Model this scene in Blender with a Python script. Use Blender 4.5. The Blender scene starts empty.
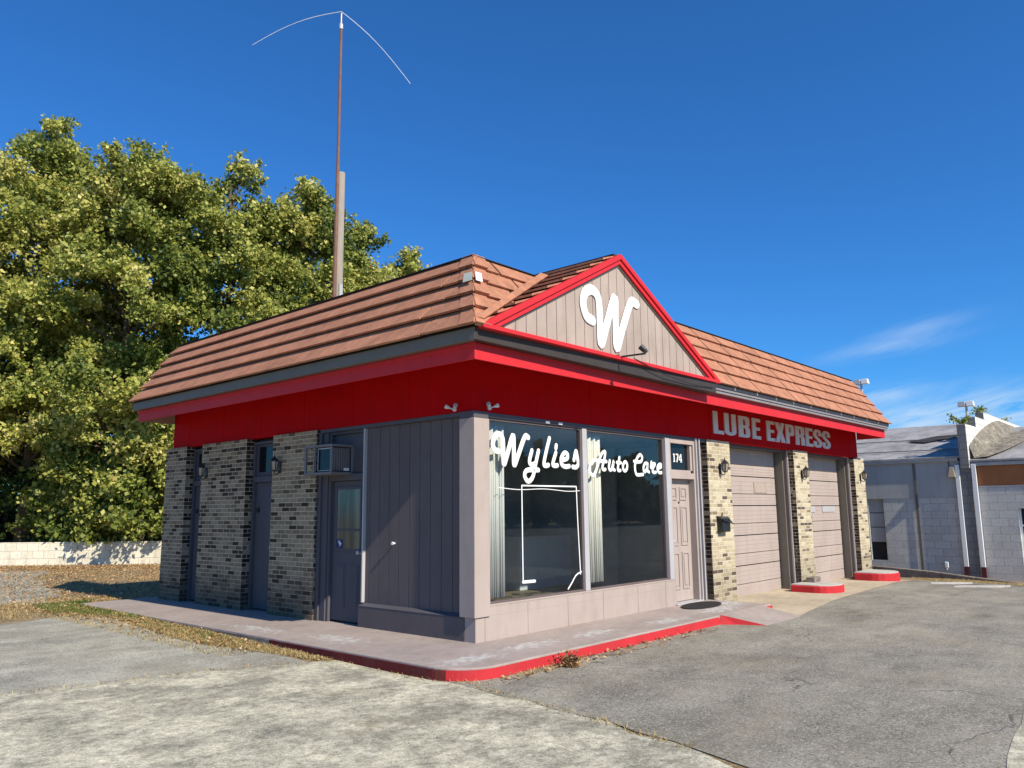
import bpy, bmesh, math, random
import numpy as np
from mathutils import Vector, Matrix
from mathutils.geometry import tessellate_polygon

rng = random.Random(7)
C = bpy.context.scene.collection
scene = bpy.context.scene

# ---------------------------------------------------------------- materials
class NT:
    def __init__(s, name):
        s.m = bpy.data.materials.new(name); s.m.use_nodes = True
        s.t = s.m.node_tree; s.t.nodes.clear()
        s.out = s.n('ShaderNodeOutputMaterial')
        s.geo = s.n('ShaderNodeNewGeometry')
        s.pos = s.geo.outputs['Position']
    def n(s, typ, **kw):
        x = s.t.nodes.new(typ)
        for k, v in kw.items(): setattr(x, k, v)
        return x
    def l(s, a, b): s.t.links.new(a, b)
    def set(s, sock, v):
        if hasattr(v, 'links'): s.l(v, sock)
        else:
            if isinstance(v, tuple) and len(v) == 3 and sock.type == 'RGBA': v = (*v, 1)
            sock.default_value = v
    def math(s, op, a, b=0.0, c=None, clamp=False):
        x = s.n('ShaderNodeMath', operation=op, use_clamp=clamp)
        s.set(x.inputs[0], a); s.set(x.inputs[1], b)
        if c is not None: s.set(x.inputs[2], c)
        return x.outputs[0]
    def mix(s, f, a, b, blend='MIX'):
        x = s.n('ShaderNodeMix', data_type='RGBA', blend_type=blend)
        s.set(x.inputs[0], f); s.set(x.inputs[6], a); s.set(x.inputs[7], b)
        return x.outputs[2]
    def noise(s, scale, detail=4, rough=.55, vec=None, dist=0.0):
        x = s.n('ShaderNodeTexNoise'); x.inputs['Scale'].default_value = scale
        x.inputs['Detail'].default_value = detail; x.inputs['Roughness'].default_value = rough
        x.inputs['Distortion'].default_value = dist
        s.l(vec if vec is not None else s.pos, x.inputs['Vector'])
        return x.outputs['Fac']
    def voro(s, scale, feature='F1', vec=None, out='Distance', rnd=1.0):
        x = s.n('ShaderNodeTexVoronoi', feature=feature); x.inputs['Scale'].default_value = scale
        x.inputs['Randomness'].default_value = rnd
        s.l(vec if vec is not None else s.pos, x.inputs['Vector'])
        return x.outputs[out]
    def ramp(s, f, stops, interp='LINEAR'):
        x = s.n('ShaderNodeValToRGB'); x.color_ramp.interpolation = interp
        e = x.color_ramp.elements
        while len(e) < len(stops): e.new(.5)
        for i, (p, c) in enumerate(stops):
            e[i].position = p
            e[i].color = (c, c, c, 1) if not isinstance(c, tuple) else (*c, 1)
        s.l(f, x.inputs[0]); return x.outputs[0]
    def step(s, f, a, b):
        return s.ramp(f, [(a, 0.0), (b, 1.0)])
    def mapv(s, scale=(1, 1, 1), loc=(0, 0, 0), vec=None):
        x = s.n('ShaderNodeMapping'); x.inputs['Scale'].default_value = scale; x.inputs['Location'].default_value = loc
        s.l(vec if vec is not None else s.pos, x.inputs['Vector']); return x.outputs[0]
    def bsdf(s, col, rough=.7, spec=.4, metal=0.0, bump=None, bstr=.3, bdist=.01, **kw):
        b = s.n('ShaderNodeBsdfPrincipled')
        s.set(b.inputs['Base Color'], col); s.set(b.inputs['Roughness'], rough)
        s.set(b.inputs['Specular IOR Level'], spec); s.set(b.inputs['Metallic'], metal)
        for k, v in kw.items(): s.set(b.inputs[k], v)
        if bump is not None:
            bp = s.n('ShaderNodeBump'); bp.inputs['Strength'].default_value = bstr; bp.inputs['Distance'].default_value = bdist
            s.l(bump, bp.inputs['Height']); s.l(bp.outputs[0], b.inputs['Normal'])
        s.l(b.outputs[0], s.out.inputs[0]); return b

def paint(name, col, rough=.6, var=.16, grain=.06, spec=.35, dirt=0.0, dirtcol=(.12, .09, .07), streak=False, bump=.15):
    k = NT(name)
    v = k.noise(1.7, 6, .6)
    if streak: v2 = k.noise(6, 5, .6, k.mapv((1, 1, .12)))
    else: v2 = k.noise(9, 5, .6)
    g = k.noise(70, 3, .6)
    f = k.math('ADD', k.math('MULTIPLY_ADD', k.math('SUBTRACT', v, .5), var * 2.2, 1.0), k.math('MULTIPLY', k.math('SUBTRACT', v2, .5), var * 1.6))
    f = k.math('ADD', f, k.math('MULTIPLY', k.math('SUBTRACT', g, .5), grain * 3))
    c = k.mix(1.0, col, f, 'MULTIPLY')
    if dirt:
        d = k.math('MULTIPLY', k.step(k.noise(4.5, 7, .7, k.mapv((1, 1, .35) if streak else (1, 1, 1), (3.1, 5.2, 1))), .5, .72), dirt)
        c = k.mix(d, c, dirtcol)
    k.bsdf(c, rough, spec, bump=k.noise(120, 3, .6), bstr=bump, bdist=.004)
    return k.m

def brick_mat(name, cols, mortar, seed=0.0, GR=.9, grime=True):
    k = NT(name)
    sx = k.n('ShaderNodeSeparateXYZ'); k.l(k.pos, sx.inputs[0])
    cx = k.n('ShaderNodeCombineXYZ')
    k.l(k.math('ADD', k.math('ADD', sx.outputs[0], sx.outputs[1]), seed), cx.inputs[0])
    k.l(k.math('ADD', sx.outputs[2], .4), cx.inputs[1])
    wob = k.n('ShaderNodeTexNoise'); wob.inputs['Scale'].default_value = 9; k.l(cx.outputs[0], wob.inputs['Vector'])
    ad = k.n('ShaderNodeVectorMath', operation='MULTIPLY_ADD'); k.l(wob.outputs['Color'], ad.inputs[0])
    ad.inputs[1].default_value = (.006, .006, 0); k.l(cx.outputs[0], ad.inputs[2])
    b = k.n('ShaderNodeTexBrick', offset=.5, squash=1.0)
    k.l(ad.outputs[0], b.inputs['Vector'])
    b.inputs['Color1'].default_value = (0, 0, 0, 1); b.inputs['Color2'].default_value = (1, 1, 1, 1); b.inputs['Mortar'].default_value = (0, 0, 0, 1)
    b.inputs['Scale'].default_value = 1; b.inputs['Mortar Size'].default_value = .0055
    b.inputs['Mortar Smooth'].default_value = .3; b.inputs['Brick Width'].default_value = .205; b.inputs['Row Height'].default_value = .0675
    n = len(cols)
    col = k.ramp(b.outputs['Color'], cols, 'CONSTANT')
    vn = k.noise(38, 5, .7)
    col = k.mix(1.0, col, k.ramp(vn, [(.25, .62), (.75, 1.32)]), 'MULTIPLY')
    mc = k.mix(1.0, mortar, k.ramp(k.noise(20, 4), [(.3, .75), (.7, 1.15)]), 'MULTIPLY')
    c = k.mix(b.outputs['Fac'], col, mc)
    if grime:   # splash dirt along the foot of the wall, a stain with its own ragged edge
        zz = k.math('ADD', sx.outputs[2], k.math('MULTIPLY', k.noise(3.0, 6, .65), .9))
        g = k.math('MULTIPLY', k.ramp(k.math('MULTIPLY', zz, .7), [(.48, 1.0), (.80, 0.0)]), GR)
        c = k.mix(g, c, k.mix(.72, c, (.055, .043, .032)))
    h = k.math('SUBTRACT', k.math('MULTIPLY', vn, .35), b.outputs['Fac'])
    k.bsdf(c, .88, .2, bump=h, bstr=.7, bdist=.008)
    return k.m

def asphalt_mat(name, base, light=.14, crack=True, dust=(.30, .25, .18), dustamt=.3, seed=0):
    k = NT(name)
    p = k.mapv((1, 1, 1), (seed, seed * .7, 0))
    g = k.noise(150, 2, .75, p); a = k.voro(85, 'F1', p, 'Color'); g2 = k.noise(38, 4, .75, p); big = k.noise(.55, 6, .6, p); mid = k.noise(2.6, 6, .65, p)
    st = k.noise(1.0, 6, .65, k.mapv((.35, 1.9, 1), (seed + 4, 2, 0)))
    f = k.math('MULTIPLY_ADD', k.math('SUBTRACT', g, .5), 2.2, 1.0)
    f = k.math('ADD', f, k.math('MULTIPLY', k.math('SUBTRACT', g2, .5), 1.2))
    f = k.math('ADD', f, k.math('MULTIPLY', k.math('SUBTRACT', big, .5), 1.3))
    f = k.math('ADD', f, k.math('MULTIPLY', k.math('SUBTRACT', mid, .5), 1.1))
    f = k.math('ADD', f, k.math('MULTIPLY', k.math('SUBTRACT', st, .5), 1.1))
    c = k.mix(1.0, base, f, 'MULTIPLY')
    sep = k.n('ShaderNodeSeparateColor'); k.l(a, sep.inputs[0])
    c = k.mix(k.math('MULTIPLY', k.step(sep.outputs[0], .82, .9), .55), c, (light * 2.6, light * 2.5, light * 2.3))
    c = k.mix(k.math('MULTIPLY', k.step(sep.outputs[1], .84, .92), .6), c, (.03, .03, .03))
    c = k.mix(k.math('MULTIPLY', k.step(k.noise(.8, 7, .7, k.mapv((1, 1, 1), (9 + seed, 3, 0))), .48, .75), dustamt), c, dust)
    oil = k.step(k.noise(1.3, 6, .65, k.mapv((.5, 1.4, 1), (17 + seed, 8, 0))), .55, .78)
    c = k.mix(k.math('MULTIPLY', oil, .45), c, (.035, .033, .032))
    h = k.math('ADD', k.math('MULTIPLY', g, .7), mid)
    if crack:
        wv = k.n('ShaderNodeTexNoise'); wv.inputs['Scale'].default_value = 1.6; wv.inputs['Detail'].default_value = 6; k.l(p, wv.inputs['Vector'])
        va = k.n('ShaderNodeVectorMath', operation='MULTIPLY_ADD'); k.l(wv.outputs['Color'], va.inputs[0]); va.inputs[1].default_value = (.9, .9, 0); k.l(p, va.inputs[2])
        d = k.voro(.55, 'DISTANCE_TO_EDGE', va.outputs[0])
        width = k.math('MULTIPLY', k.noise(1.1, 3, .5, p), .011)
        cr = k.math('SUBTRACT', 1.0, k.step(k.math('DIVIDE', d, k.math('MAXIMUM', width, .0015)), .45, 1.0))
        cr = k.math('MULTIPLY', cr, k.step(k.noise(.7, 3, .5, k.mapv((1, 1, 1), (31, 5, 0))), .42, .55))
        c = k.mix(k.math('MULTIPLY', cr, .7), c, (.06, .05, .038))
    k.bsdf(c, .92, .25, bump=h, bstr=.55, bdist=.012)
    return k.m

def concrete_mat(name, base, stain, amt=.7, fine=1.0, sc=1.0, seed=0, patches=None, patchcol=(.50, .49, .46), rough=.9):
    k = NT(name)
    p = k.mapv((1, 1, 1), (seed, seed * 1.3, 0))
    g = k.noise(85, 3, .7, p); m = k.noise(7 * sc, 7, .72, p); b = k.noise(.75 * sc, 6, .62, p)
    s2 = k.noise(1.6 * sc, 7, .7, k.mapv((.7, 1.3, 1), (seed + 5, 2, 0)))
    f = k.math('MULTIPLY_ADD', k.math('SUBTRACT', g, .5), 1.1 * fine, 1.0)
    f = k.math('ADD', f, k.math('MULTIPLY', k.math('SUBTRACT', m, .5), 1.1 * fine))
    c = k.mix(1.0, base, f, 'MULTIPLY')
    mask = k.step(k.math('ADD', k.math('MULTIPLY', b, .6), k.math('MULTIPLY', s2, .5)), .47, .66)
    c = k.mix(k.math('MULTIPLY', mask, amt), c, k.mix(1.0, stain, f, 'MULTIPLY'))
    if fine > 1.4:
        b2 = k.noise(3.4, 9, .78, k.mapv((1, 1.1, 1), (seed + 11, 4, 0)))
        c = k.mix(k.math('MULTIPLY', k.step(b2, .50, .62), .62), c, k.mix(1.0, (.17, .16, .125), f, 'MULTIPLY'))
        c = k.mix(k.math('MULTIPLY', k.step(k.noise(5, 8, .8, k.mapv((1, 1, 1), (seed + 21, 7, 0))), .56, .64), .5), c, (.70, .66, .52))
        c = k.mix(k.math('MULTIPLY', k.step(k.noise(1.1, 6, .7, k.mapv((1, 1, 1), (seed + 31, 1, 0))), .6, .72), .4), c, (.30, .22, .11))
        c = k.mix(k.math('MULTIPLY', k.step(k.noise(48, 4, .8, p), .57, .63), .6), c, (.15, .14, .11))
        c = k.mix(k.math('MULTIPLY', k.step(k.noise(40, 4, .8, k.mapv((1, 1, 1), (seed + 3, 8, 0))), .58, .64), .5), c, (.78, .74, .60))
    spk = k.step(k.noise(24, 5, .75, p), .6, .68)
    c = k.mix(k.math('MULTIPLY', spk, .55 * fine), c, (.09, .08, .07))
    if patches:
        tot = None
        for (px, py, rx, ry) in patches:
            v = k.mapv((1 / rx, 1 / ry, 0), (-px / rx, -py / ry, 0))
            ln = k.n('ShaderNodeVectorMath', operation='LENGTH'); k.l(v, ln.inputs[0])
            t = k.math('SUBTRACT', 1.25, ln.outputs['Value'], clamp=True)
            tot = t if tot is None else k.math('MAXIMUM', tot, t)
        nn = k.noise(7.5, 9, .8, k.mapv((1, 1.6, 1), (2, 9, 0)))
        pm = k.step(k.math('ADD', k.math('MULTIPLY', tot, .20), nn), .66, .70)
        pm = k.math('MULTIPLY', pm, k.step(tot, .0, .08))
        c = k.mix(pm, c, k.mix(1.0, patchcol, k.ramp(m, [(.3, .7), (.7, 1.15)]), 'MULTIPLY'))
    k.bsdf(c, rough, .25, bump=k.math('ADD', g, k.math('MULTIPLY', m, 1.5)), bstr=.4, bdist=.01)
    return k.m

def ground_mat(name):
    k = NT(name)
    n1 = k.noise(.9, 7, .65); n2 = k.noise(14, 6, .75); n3 = k.noise(60, 3, .7)
    c = k.ramp(n1, [(.3, (.29, .18, .085)), (.5, (.37, .27, .15)), (.68, (.22, .195, .14))])
    c = k.mix(1.0, c, k.ramp(n2, [(.3, .45), (.7, 1.5)]), 'MULTIPLY')
    c = k.mix(1.0, c, k.ramp(n3, [(.3, .6), (.7, 1.4)]), 'MULTIPLY')
    k.bsdf(c, .95, .15, bump=k.math('ADD', n2, n3), bstr=.8, bdist=.03)
    return k.m

def attr_mat(name, stops, trans=.3, rough=.6, spec=.3):
    k = NT(name)
    a = k.n('ShaderNodeAttribute', attribute_name='tint')
    c = k.ramp(a.outputs['Fac'], stops)
    b = k.n('ShaderNodeBsdfPrincipled'); k.l(c, b.inputs['Base Color']); b.inputs['Roughness'].default_value = rough; b.inputs['Specular IOR Level'].default_value = spec
    if trans:
        t = k.n('ShaderNodeBsdfTranslucent'); k.l(c, t.inputs['Color'])
        mx = k.n('ShaderNodeMixShader'); mx.inputs[0].default_value = trans
        k.l(b.outputs[0], mx.inputs[1]); k.l(t.outputs[0], mx.inputs[2]); k.l(mx.outputs[0], k.out.inputs[0])
    else: k.l(b.outputs[0], k.out.inputs[0])
    return k.m

def glass_mat(name, tint=(.95, .965, .955), refl=1.0):
    k = NT(name)
    dt = k.n('ShaderNodeVectorMath', operation='DOT_PRODUCT'); k.l(k.geo.outputs['Incoming'], dt.inputs[0]); k.l(k.geo.outputs['Normal'], dt.inputs[1])
    fr = k.math('MULTIPLY_ADD', k.math('POWER', k.math('SUBTRACT', 1.0, k.math('ABSOLUTE', dt.outputs['Value'])), 5.0), .96, .04)
    t = k.n('ShaderNodeBsdfTransparent'); t.inputs['Color'].default_value = (*tint, 1)
    g = k.n('ShaderNodeBsdfGlossy'); g.inputs['Roughness'].default_value = .015
    dirt = k.n('ShaderNodeBsdfDiffuse'); dirt.inputs['Color'].default_value = (.4, .4, .4, 1)
    m = k.n('ShaderNodeMixShader'); k.l(k.math('MULTIPLY', fr, refl), m.inputs[0])
    m2 = k.n('ShaderNodeMixShader'); k.l(k.math('MULTIPLY', k.step(k.noise(3, 7, .75), .45, .8), .012), m2.inputs[0])
    k.l(t.outputs[0], m.inputs[1]); k.l(g.outputs[0], m.inputs[2])
    k.l(m.outputs[0], m2.inputs[1]); k.l(dirt.outputs[0], m2.inputs[2]); k.l(m2.outputs[0], k.out.inputs[0])
    return k.m

def shingle_mat(name, col):
    k = NT(name)
    g = k.noise(60, 3, .75); m = k.noise(3.2, 6, .65); st = k.noise(9, 5, .65, k.mapv((1, 1, .35)))
    sx = k.n('ShaderNodeSeparateXYZ'); k.l(k.pos, sx.inputs[0])
    pz = k.n('ShaderNodeCombineXYZ'); k.l(k.math('FLOOR', k.math('MULTIPLY', k.math('ADD', k.math('SUBTRACT', sx.outputs[0], 6.39), k.math('MULTIPLY', sx.outputs[1], 1.0)), 1.17)), pz.inputs[0])
    k.l(k.math('FLOOR', k.math('MULTIPLY', k.math('SUBTRACT', sx.outputs[2], 3.56), 4.22)), pz.inputs[1])
    wn = k.n('ShaderNodeTexWhiteNoise'); k.l(pz.outputs[0], wn.inputs[0])
    f = k.math('MULTIPLY_ADD', k.math('SUBTRACT', g, .5), 1.0, 1.0)
    f = k.math('ADD', f, k.math('MULTIPLY', k.math('SUBTRACT', m, .5), .9))
    f = k.math('ADD', f, k.math('MULTIPLY', k.math('SUBTRACT', st, .5), .8))
    f = k.math('ADD', f, k.math('MULTIPLY', k.math('SUBTRACT', wn.outputs[0], .5), .13))
    c = k.mix(1.0, col, f, 'MULTIPLY')
    k.bsdf(c, .9, .2, bump=g, bstr=.5, bdist=.006)
    return k.m

M = {}
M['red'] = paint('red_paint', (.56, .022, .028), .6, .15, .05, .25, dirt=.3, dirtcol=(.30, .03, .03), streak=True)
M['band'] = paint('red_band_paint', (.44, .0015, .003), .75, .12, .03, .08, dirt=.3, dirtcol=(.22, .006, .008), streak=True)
M['taupe'] = paint('taupe_paint', (.385, .318, .28), .75, .12, .05, .25, dirt=.25, dirtcol=(.2, .15, .12), streak=True)
M['taupe_dark'] = paint('dark_taupe_paint', (.13, .10, .098), .7, .12, .05, .3, dirt=.2, streak=True)
M['slate'] = paint('slate_shade_paint', (.085, .08, .09), .65, .14, .05, .3, dirt=.2, streak=True)  # grey paint taken darker so the left side's shade reads deeper
M['weathered'] = paint('weathered_board', (.37, .30, .255), .85, .2, .08, .15, dirt=.35, dirtcol=(.22, .17, .13), streak=True)
M['panelwood'] = paint('grey_shade_board', (.125, .105, .105), .8, .16, .08, .2, dirt=.3, dirtcol=(.10, .085, .08), streak=True)  # boards darkened in the colour to deepen the left wall's shade
M['gutter'] = paint('gutter_grey', (.15, .135, .11), .55, .15, .04, .4, dirt=.2)
M['gutter_pale'] = paint('gutter_pale', (.25, .225, .22), .45, .15, .04, .5, dirt=.35)
M['soffit'] = paint('soffit_tan', (.33, .27, .19), .8, .15)
M['shingle'] = shingle_mat('orange_shingle', (.39, .178, .105))
M['shingle_cap'] = paint('hip_cap_tan', (.50, .235, .145), .8, .18, .08)
M['tar'] = paint('tar_black', (.035, .03, .028), .9, .3)
M['white'] = paint('white_paint', (.80, .80, .77), .55, .06, .02)
M['signgrey'] = paint('sign_letter_grey', (.60, .62, .60), .5, .12, .04, dirt=.25, dirtcol=(.4, .4, .38))
M['metal'] = paint('grey_metal', (.42, .41, .41), .4, .12, .03, .6)
M['black'] = paint('black_metal', (.018, .017, .016), .5, .2, .03, .5)
M['blackpl'] = paint('black_plastic', (.012, .018, .02), .35, .2, .03, .5)
M['lampglass'] = paint('frosted_lamp_glass', (.35, .30, .24), .25, .2, .03, .6)
M['brick'] = brick_mat('tan_brick', [(0, (.11, .08, .055)), (.07, (.22, .165, .105)), (.20, (.44, .37, .235)), (.5, (.52, .45, .30)), (.78, (.40, .33, .21))], (.66, .62, .52), GR=.45)
M['brick_side'] = brick_mat('mixed_shade_brick', [(0, (.055, .038, .025)), (.13, (.13, .092, .058)), (.26, (.27, .205, .125)), (.55, (.34, .265, .165)), (.82, (.22, .162, .10))], (.66, .54, .37), 3.3)  # darker variant of the front brick; left facade's shade put into the colour
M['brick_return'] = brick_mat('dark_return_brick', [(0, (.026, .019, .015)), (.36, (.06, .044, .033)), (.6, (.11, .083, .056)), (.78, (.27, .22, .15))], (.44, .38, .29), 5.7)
M['glass'] = glass_mat('window_glass')
M['darkglass'] = None
k = NT('dark_glass'); k.bsdf((.010, .011, .013), .08, .22); M['darkglass'] = k.m
k = NT('door_glass'); k.bsdf(k.mix(k.step(k.noise(7, 4, .6, k.mapv((1, 1, .1))), .35, .65), (.055, .06, .045), (.16, .165, .12)), .12, .5); M['doorglass'] = k.m
M['asphalt'] = asphalt_mat('old_asphalt', (.25, .235, .185), .20, dust=(.33, .28, .19), dustamt=.45)
M['asphalt_light'] = asphalt_mat('pale_asphalt', (.36, .345, .275), .2, crack=False, dust=(.24, .21, .15), dustamt=.65, seed=6)
M['concrete'] = concrete_mat('weathered_concrete', (.56, .525, .385), (.20, .19, .145), .8, 2.0, 1.9)
M['apron'] = concrete_mat('tan_concrete', (.50, .42, .30), (.30, .25, .18), .6, .7, 1.4, 3)
M['walk'] = concrete_mat('painted_walk', (.37, .31, .275), (.25, .21, .185), .55, .55, 1.2, 8,
                         patches=[(-.75, -.66, .85, .30), (.3, -.6, .8, .25), (1.5, -.65, .8, .25), (3.0, -.8, .8, .25), (4.6, -.75, 1.1, .4), (5.4, -.55, .6, .5), (-.8, 1.6, .35, .8), (-.95, 3.2, .25, 1.0)])
M['kerb_red'] = paint('red_kerb_paint', (.50, .028, .035), .7, .2, .08, .25, dirt=.4, dirtcol=(.25, .05, .04))
M['kerb_maroon'] = paint('shaded_old_kerb_paint', (.13, .022, .022), .85, .35, .1, .15, dirt=.6, dirtcol=(.10, .07, .055))  # old red paint, with the side face's shade put into the colour
M['kerb_old'] = concrete_mat('old_kerb', (.27, .23, .19), (.12, .09, .075), .8, 1, 2, 4)
M['islandtop'] = concrete_mat('island_top', (.50, .48, .43), (.33, .30, .26), .6, .7, 2, 12)
M['ground'] = ground_mat('leaf_litter_dirt')
M['block'] = None
def block_mat(name, col, dirtcol, amt=.5, mort=.12, z0=0.0, along='x+y', bw=.4, bh=.2):
    k = NT(name)
    sx = k.n('ShaderNodeSeparateXYZ'); k.l(k.pos, sx.inputs[0])
    cx = k.n('ShaderNodeCombineXYZ'); k.l(k.math('ADD', sx.outputs[0], k.math('MULTIPLY', sx.outputs[1], -1.0 if along == 'x-y' else 1.0)), cx.inputs[0]); k.l(k.math('ADD', sx.outputs[2], z0), cx.inputs[1])
    b = k.n('ShaderNodeTexBrick', offset=.5); k.l(cx.outputs[0], b.inputs['Vector'])
    b.inputs['Color1'].default_value = (.92, .92, .92, 1); b.inputs['Color2'].default_value = (1.04, 1.04, 1.04, 1); b.inputs['Mortar'].default_value = (.8, .8, .8, 1)
    b.inputs['Scale'].default_value = 1; b.inputs['Mortar Size'].default_value = mort * .1; b.inputs['Mortar Smooth'].default_value = .4; b.inputs['Brick Width'].default_value = bw; b.inputs['Row Height'].default_value = bh
    c = k.mix(1.0, col, b.outputs['Color'], 'MULTIPLY')
    c = k.mix(1.0, c, k.ramp(k.noise(25, 5, .7), [(.3, .8), (.7, 1.2)]), 'MULTIPLY')
    d = k.step(k.noise(1.6, 8, .72, k.mapv((1, 1, .5))), .45, .75)
    c = k.mix(k.math('MULTIPLY', d, amt), c, dirtcol)
    k.bsdf(c, .9, .2, bump=k.math('SUBTRACT', k.math('MULTIPLY', k.noise(30, 4), .3), b.outputs['Fac']), bstr=.9, bdist=.012)
    return k.m
M['block'] = block_mat('painted_block', (.56, .545, .51), (.30, .285, .25), .35, mort=.05)
M['block_white'] = block_mat('white_wall_block', (.80, .74, .58), (.17, .14, .09), .55, bw=.5, bh=.24, along='x-y', z0=.05)
M['siding'] = paint('grey_blue_siding', (.40, .40, .39), .7, .15, .04, .3, dirt=.3, dirtcol=(.2, .2, .2), streak=True)
M['parapet'] = block_mat('parapet_white', (.72, .69, .61), (.33, .29, .23), .4)
M['parapet_end_shade'] = block_mat('shaded_parapet_grey', (.21, .21, .21), (.12, .11, .10), .4)  # dark copy of the parapet block, shade of the end faces in the colour
M['roofgrey'] = concrete_mat('grey_roofing', (.36, .35, .34), (.17, .165, .165), .8, .8, 1.3, 7)
M['ply'] = paint('rusty_plywood', (.34, .135, .055), .8, .2, .05, .2, streak=True)
M['bark'] = paint('bark', (.10, .075, .055), .95, .4, .1, .1, streak=True, bump=.6)
M['polewood'] = paint('grey_pole_wood', (.27, .24, .195), .9, .25, .1, .15, dirt=.4, dirtcol=(.15, .11, .08), streak=True)
M['rust'] = paint('rusty_mast', (.19, .10, .075), .8, .3, .08, .2, dirt=.4, dirtcol=(.3, .2, .15))
M['whip'] = paint('fibre_white', (.75, .75, .72), .4, .05)
M['leaf'] = attr_mat('leaves', [(0, (.065, .105, .02)), (.35, (.20, .245, .045)), (.7, (.47, .47, .10)), (1, (.70, .62, .22))], .36, .5, .35)
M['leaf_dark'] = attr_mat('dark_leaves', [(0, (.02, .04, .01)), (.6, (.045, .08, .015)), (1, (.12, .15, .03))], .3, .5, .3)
M['litter'] = attr_mat('dead_leaves', [(0, (.15, .075, .03)), (.5, (.40, .235, .10)), (1, (.62, .46, .24))], .15, .8, .15)
M['straw'] = attr_mat('dry_grass', [(0, (.22, .15, .06)), (.5, (.45, .34, .15)), (1, (.66, .54, .29))], .25, .8, .15)
M['grass'] = attr_mat('green_grass', [(0, (.05, .09, .012)), (.6, (.10, .17, .025)), (1, (.22, .26, .06))], .3, .7, .2)
M['inwall'] = paint('interior_wall', (.45, .49, .52), .8, .25)
M['infloor'] = paint('interior_floor', (.16, .14, .10), .6, .3)
M['inpale'] = paint('interior_counter', (.50, .55, .60), .6, .15)
M['curtain'] = paint('white_curtain', (.60, .60, .57), .8, .06)
M['curtain2'] = paint('cream_curtain', (.74, .71, .63), .8, .08)
M['blue'] = paint('blue_sticker', (.01, .014, .13), .4, .1)
M['darkpanel'] = paint('ac_grille', (.06, .055, .05), .6, .2)
M['rustfoot'] = paint('maroon_paint', (.09, .02, .02), .7)
M['tarbrown'] = concrete_mat('tar_flashing', (.25, .215, .165), (.085, .075, .06), .9, 1.8, 4.0, 5)
M['patch_grey'] = paint('grey_patch', (.40, .42, .36), .6, .2)
M['beam'] = paint('dark_brown_beam', (.042, .034, .029), .6, .25)
M['acbox'] = paint('ac_housing_paint', (.17, .165, .165), .6, .15)
M['rubber'] = paint('black_rubber', (.016, .015, .015), .8, .2, .1)

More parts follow.
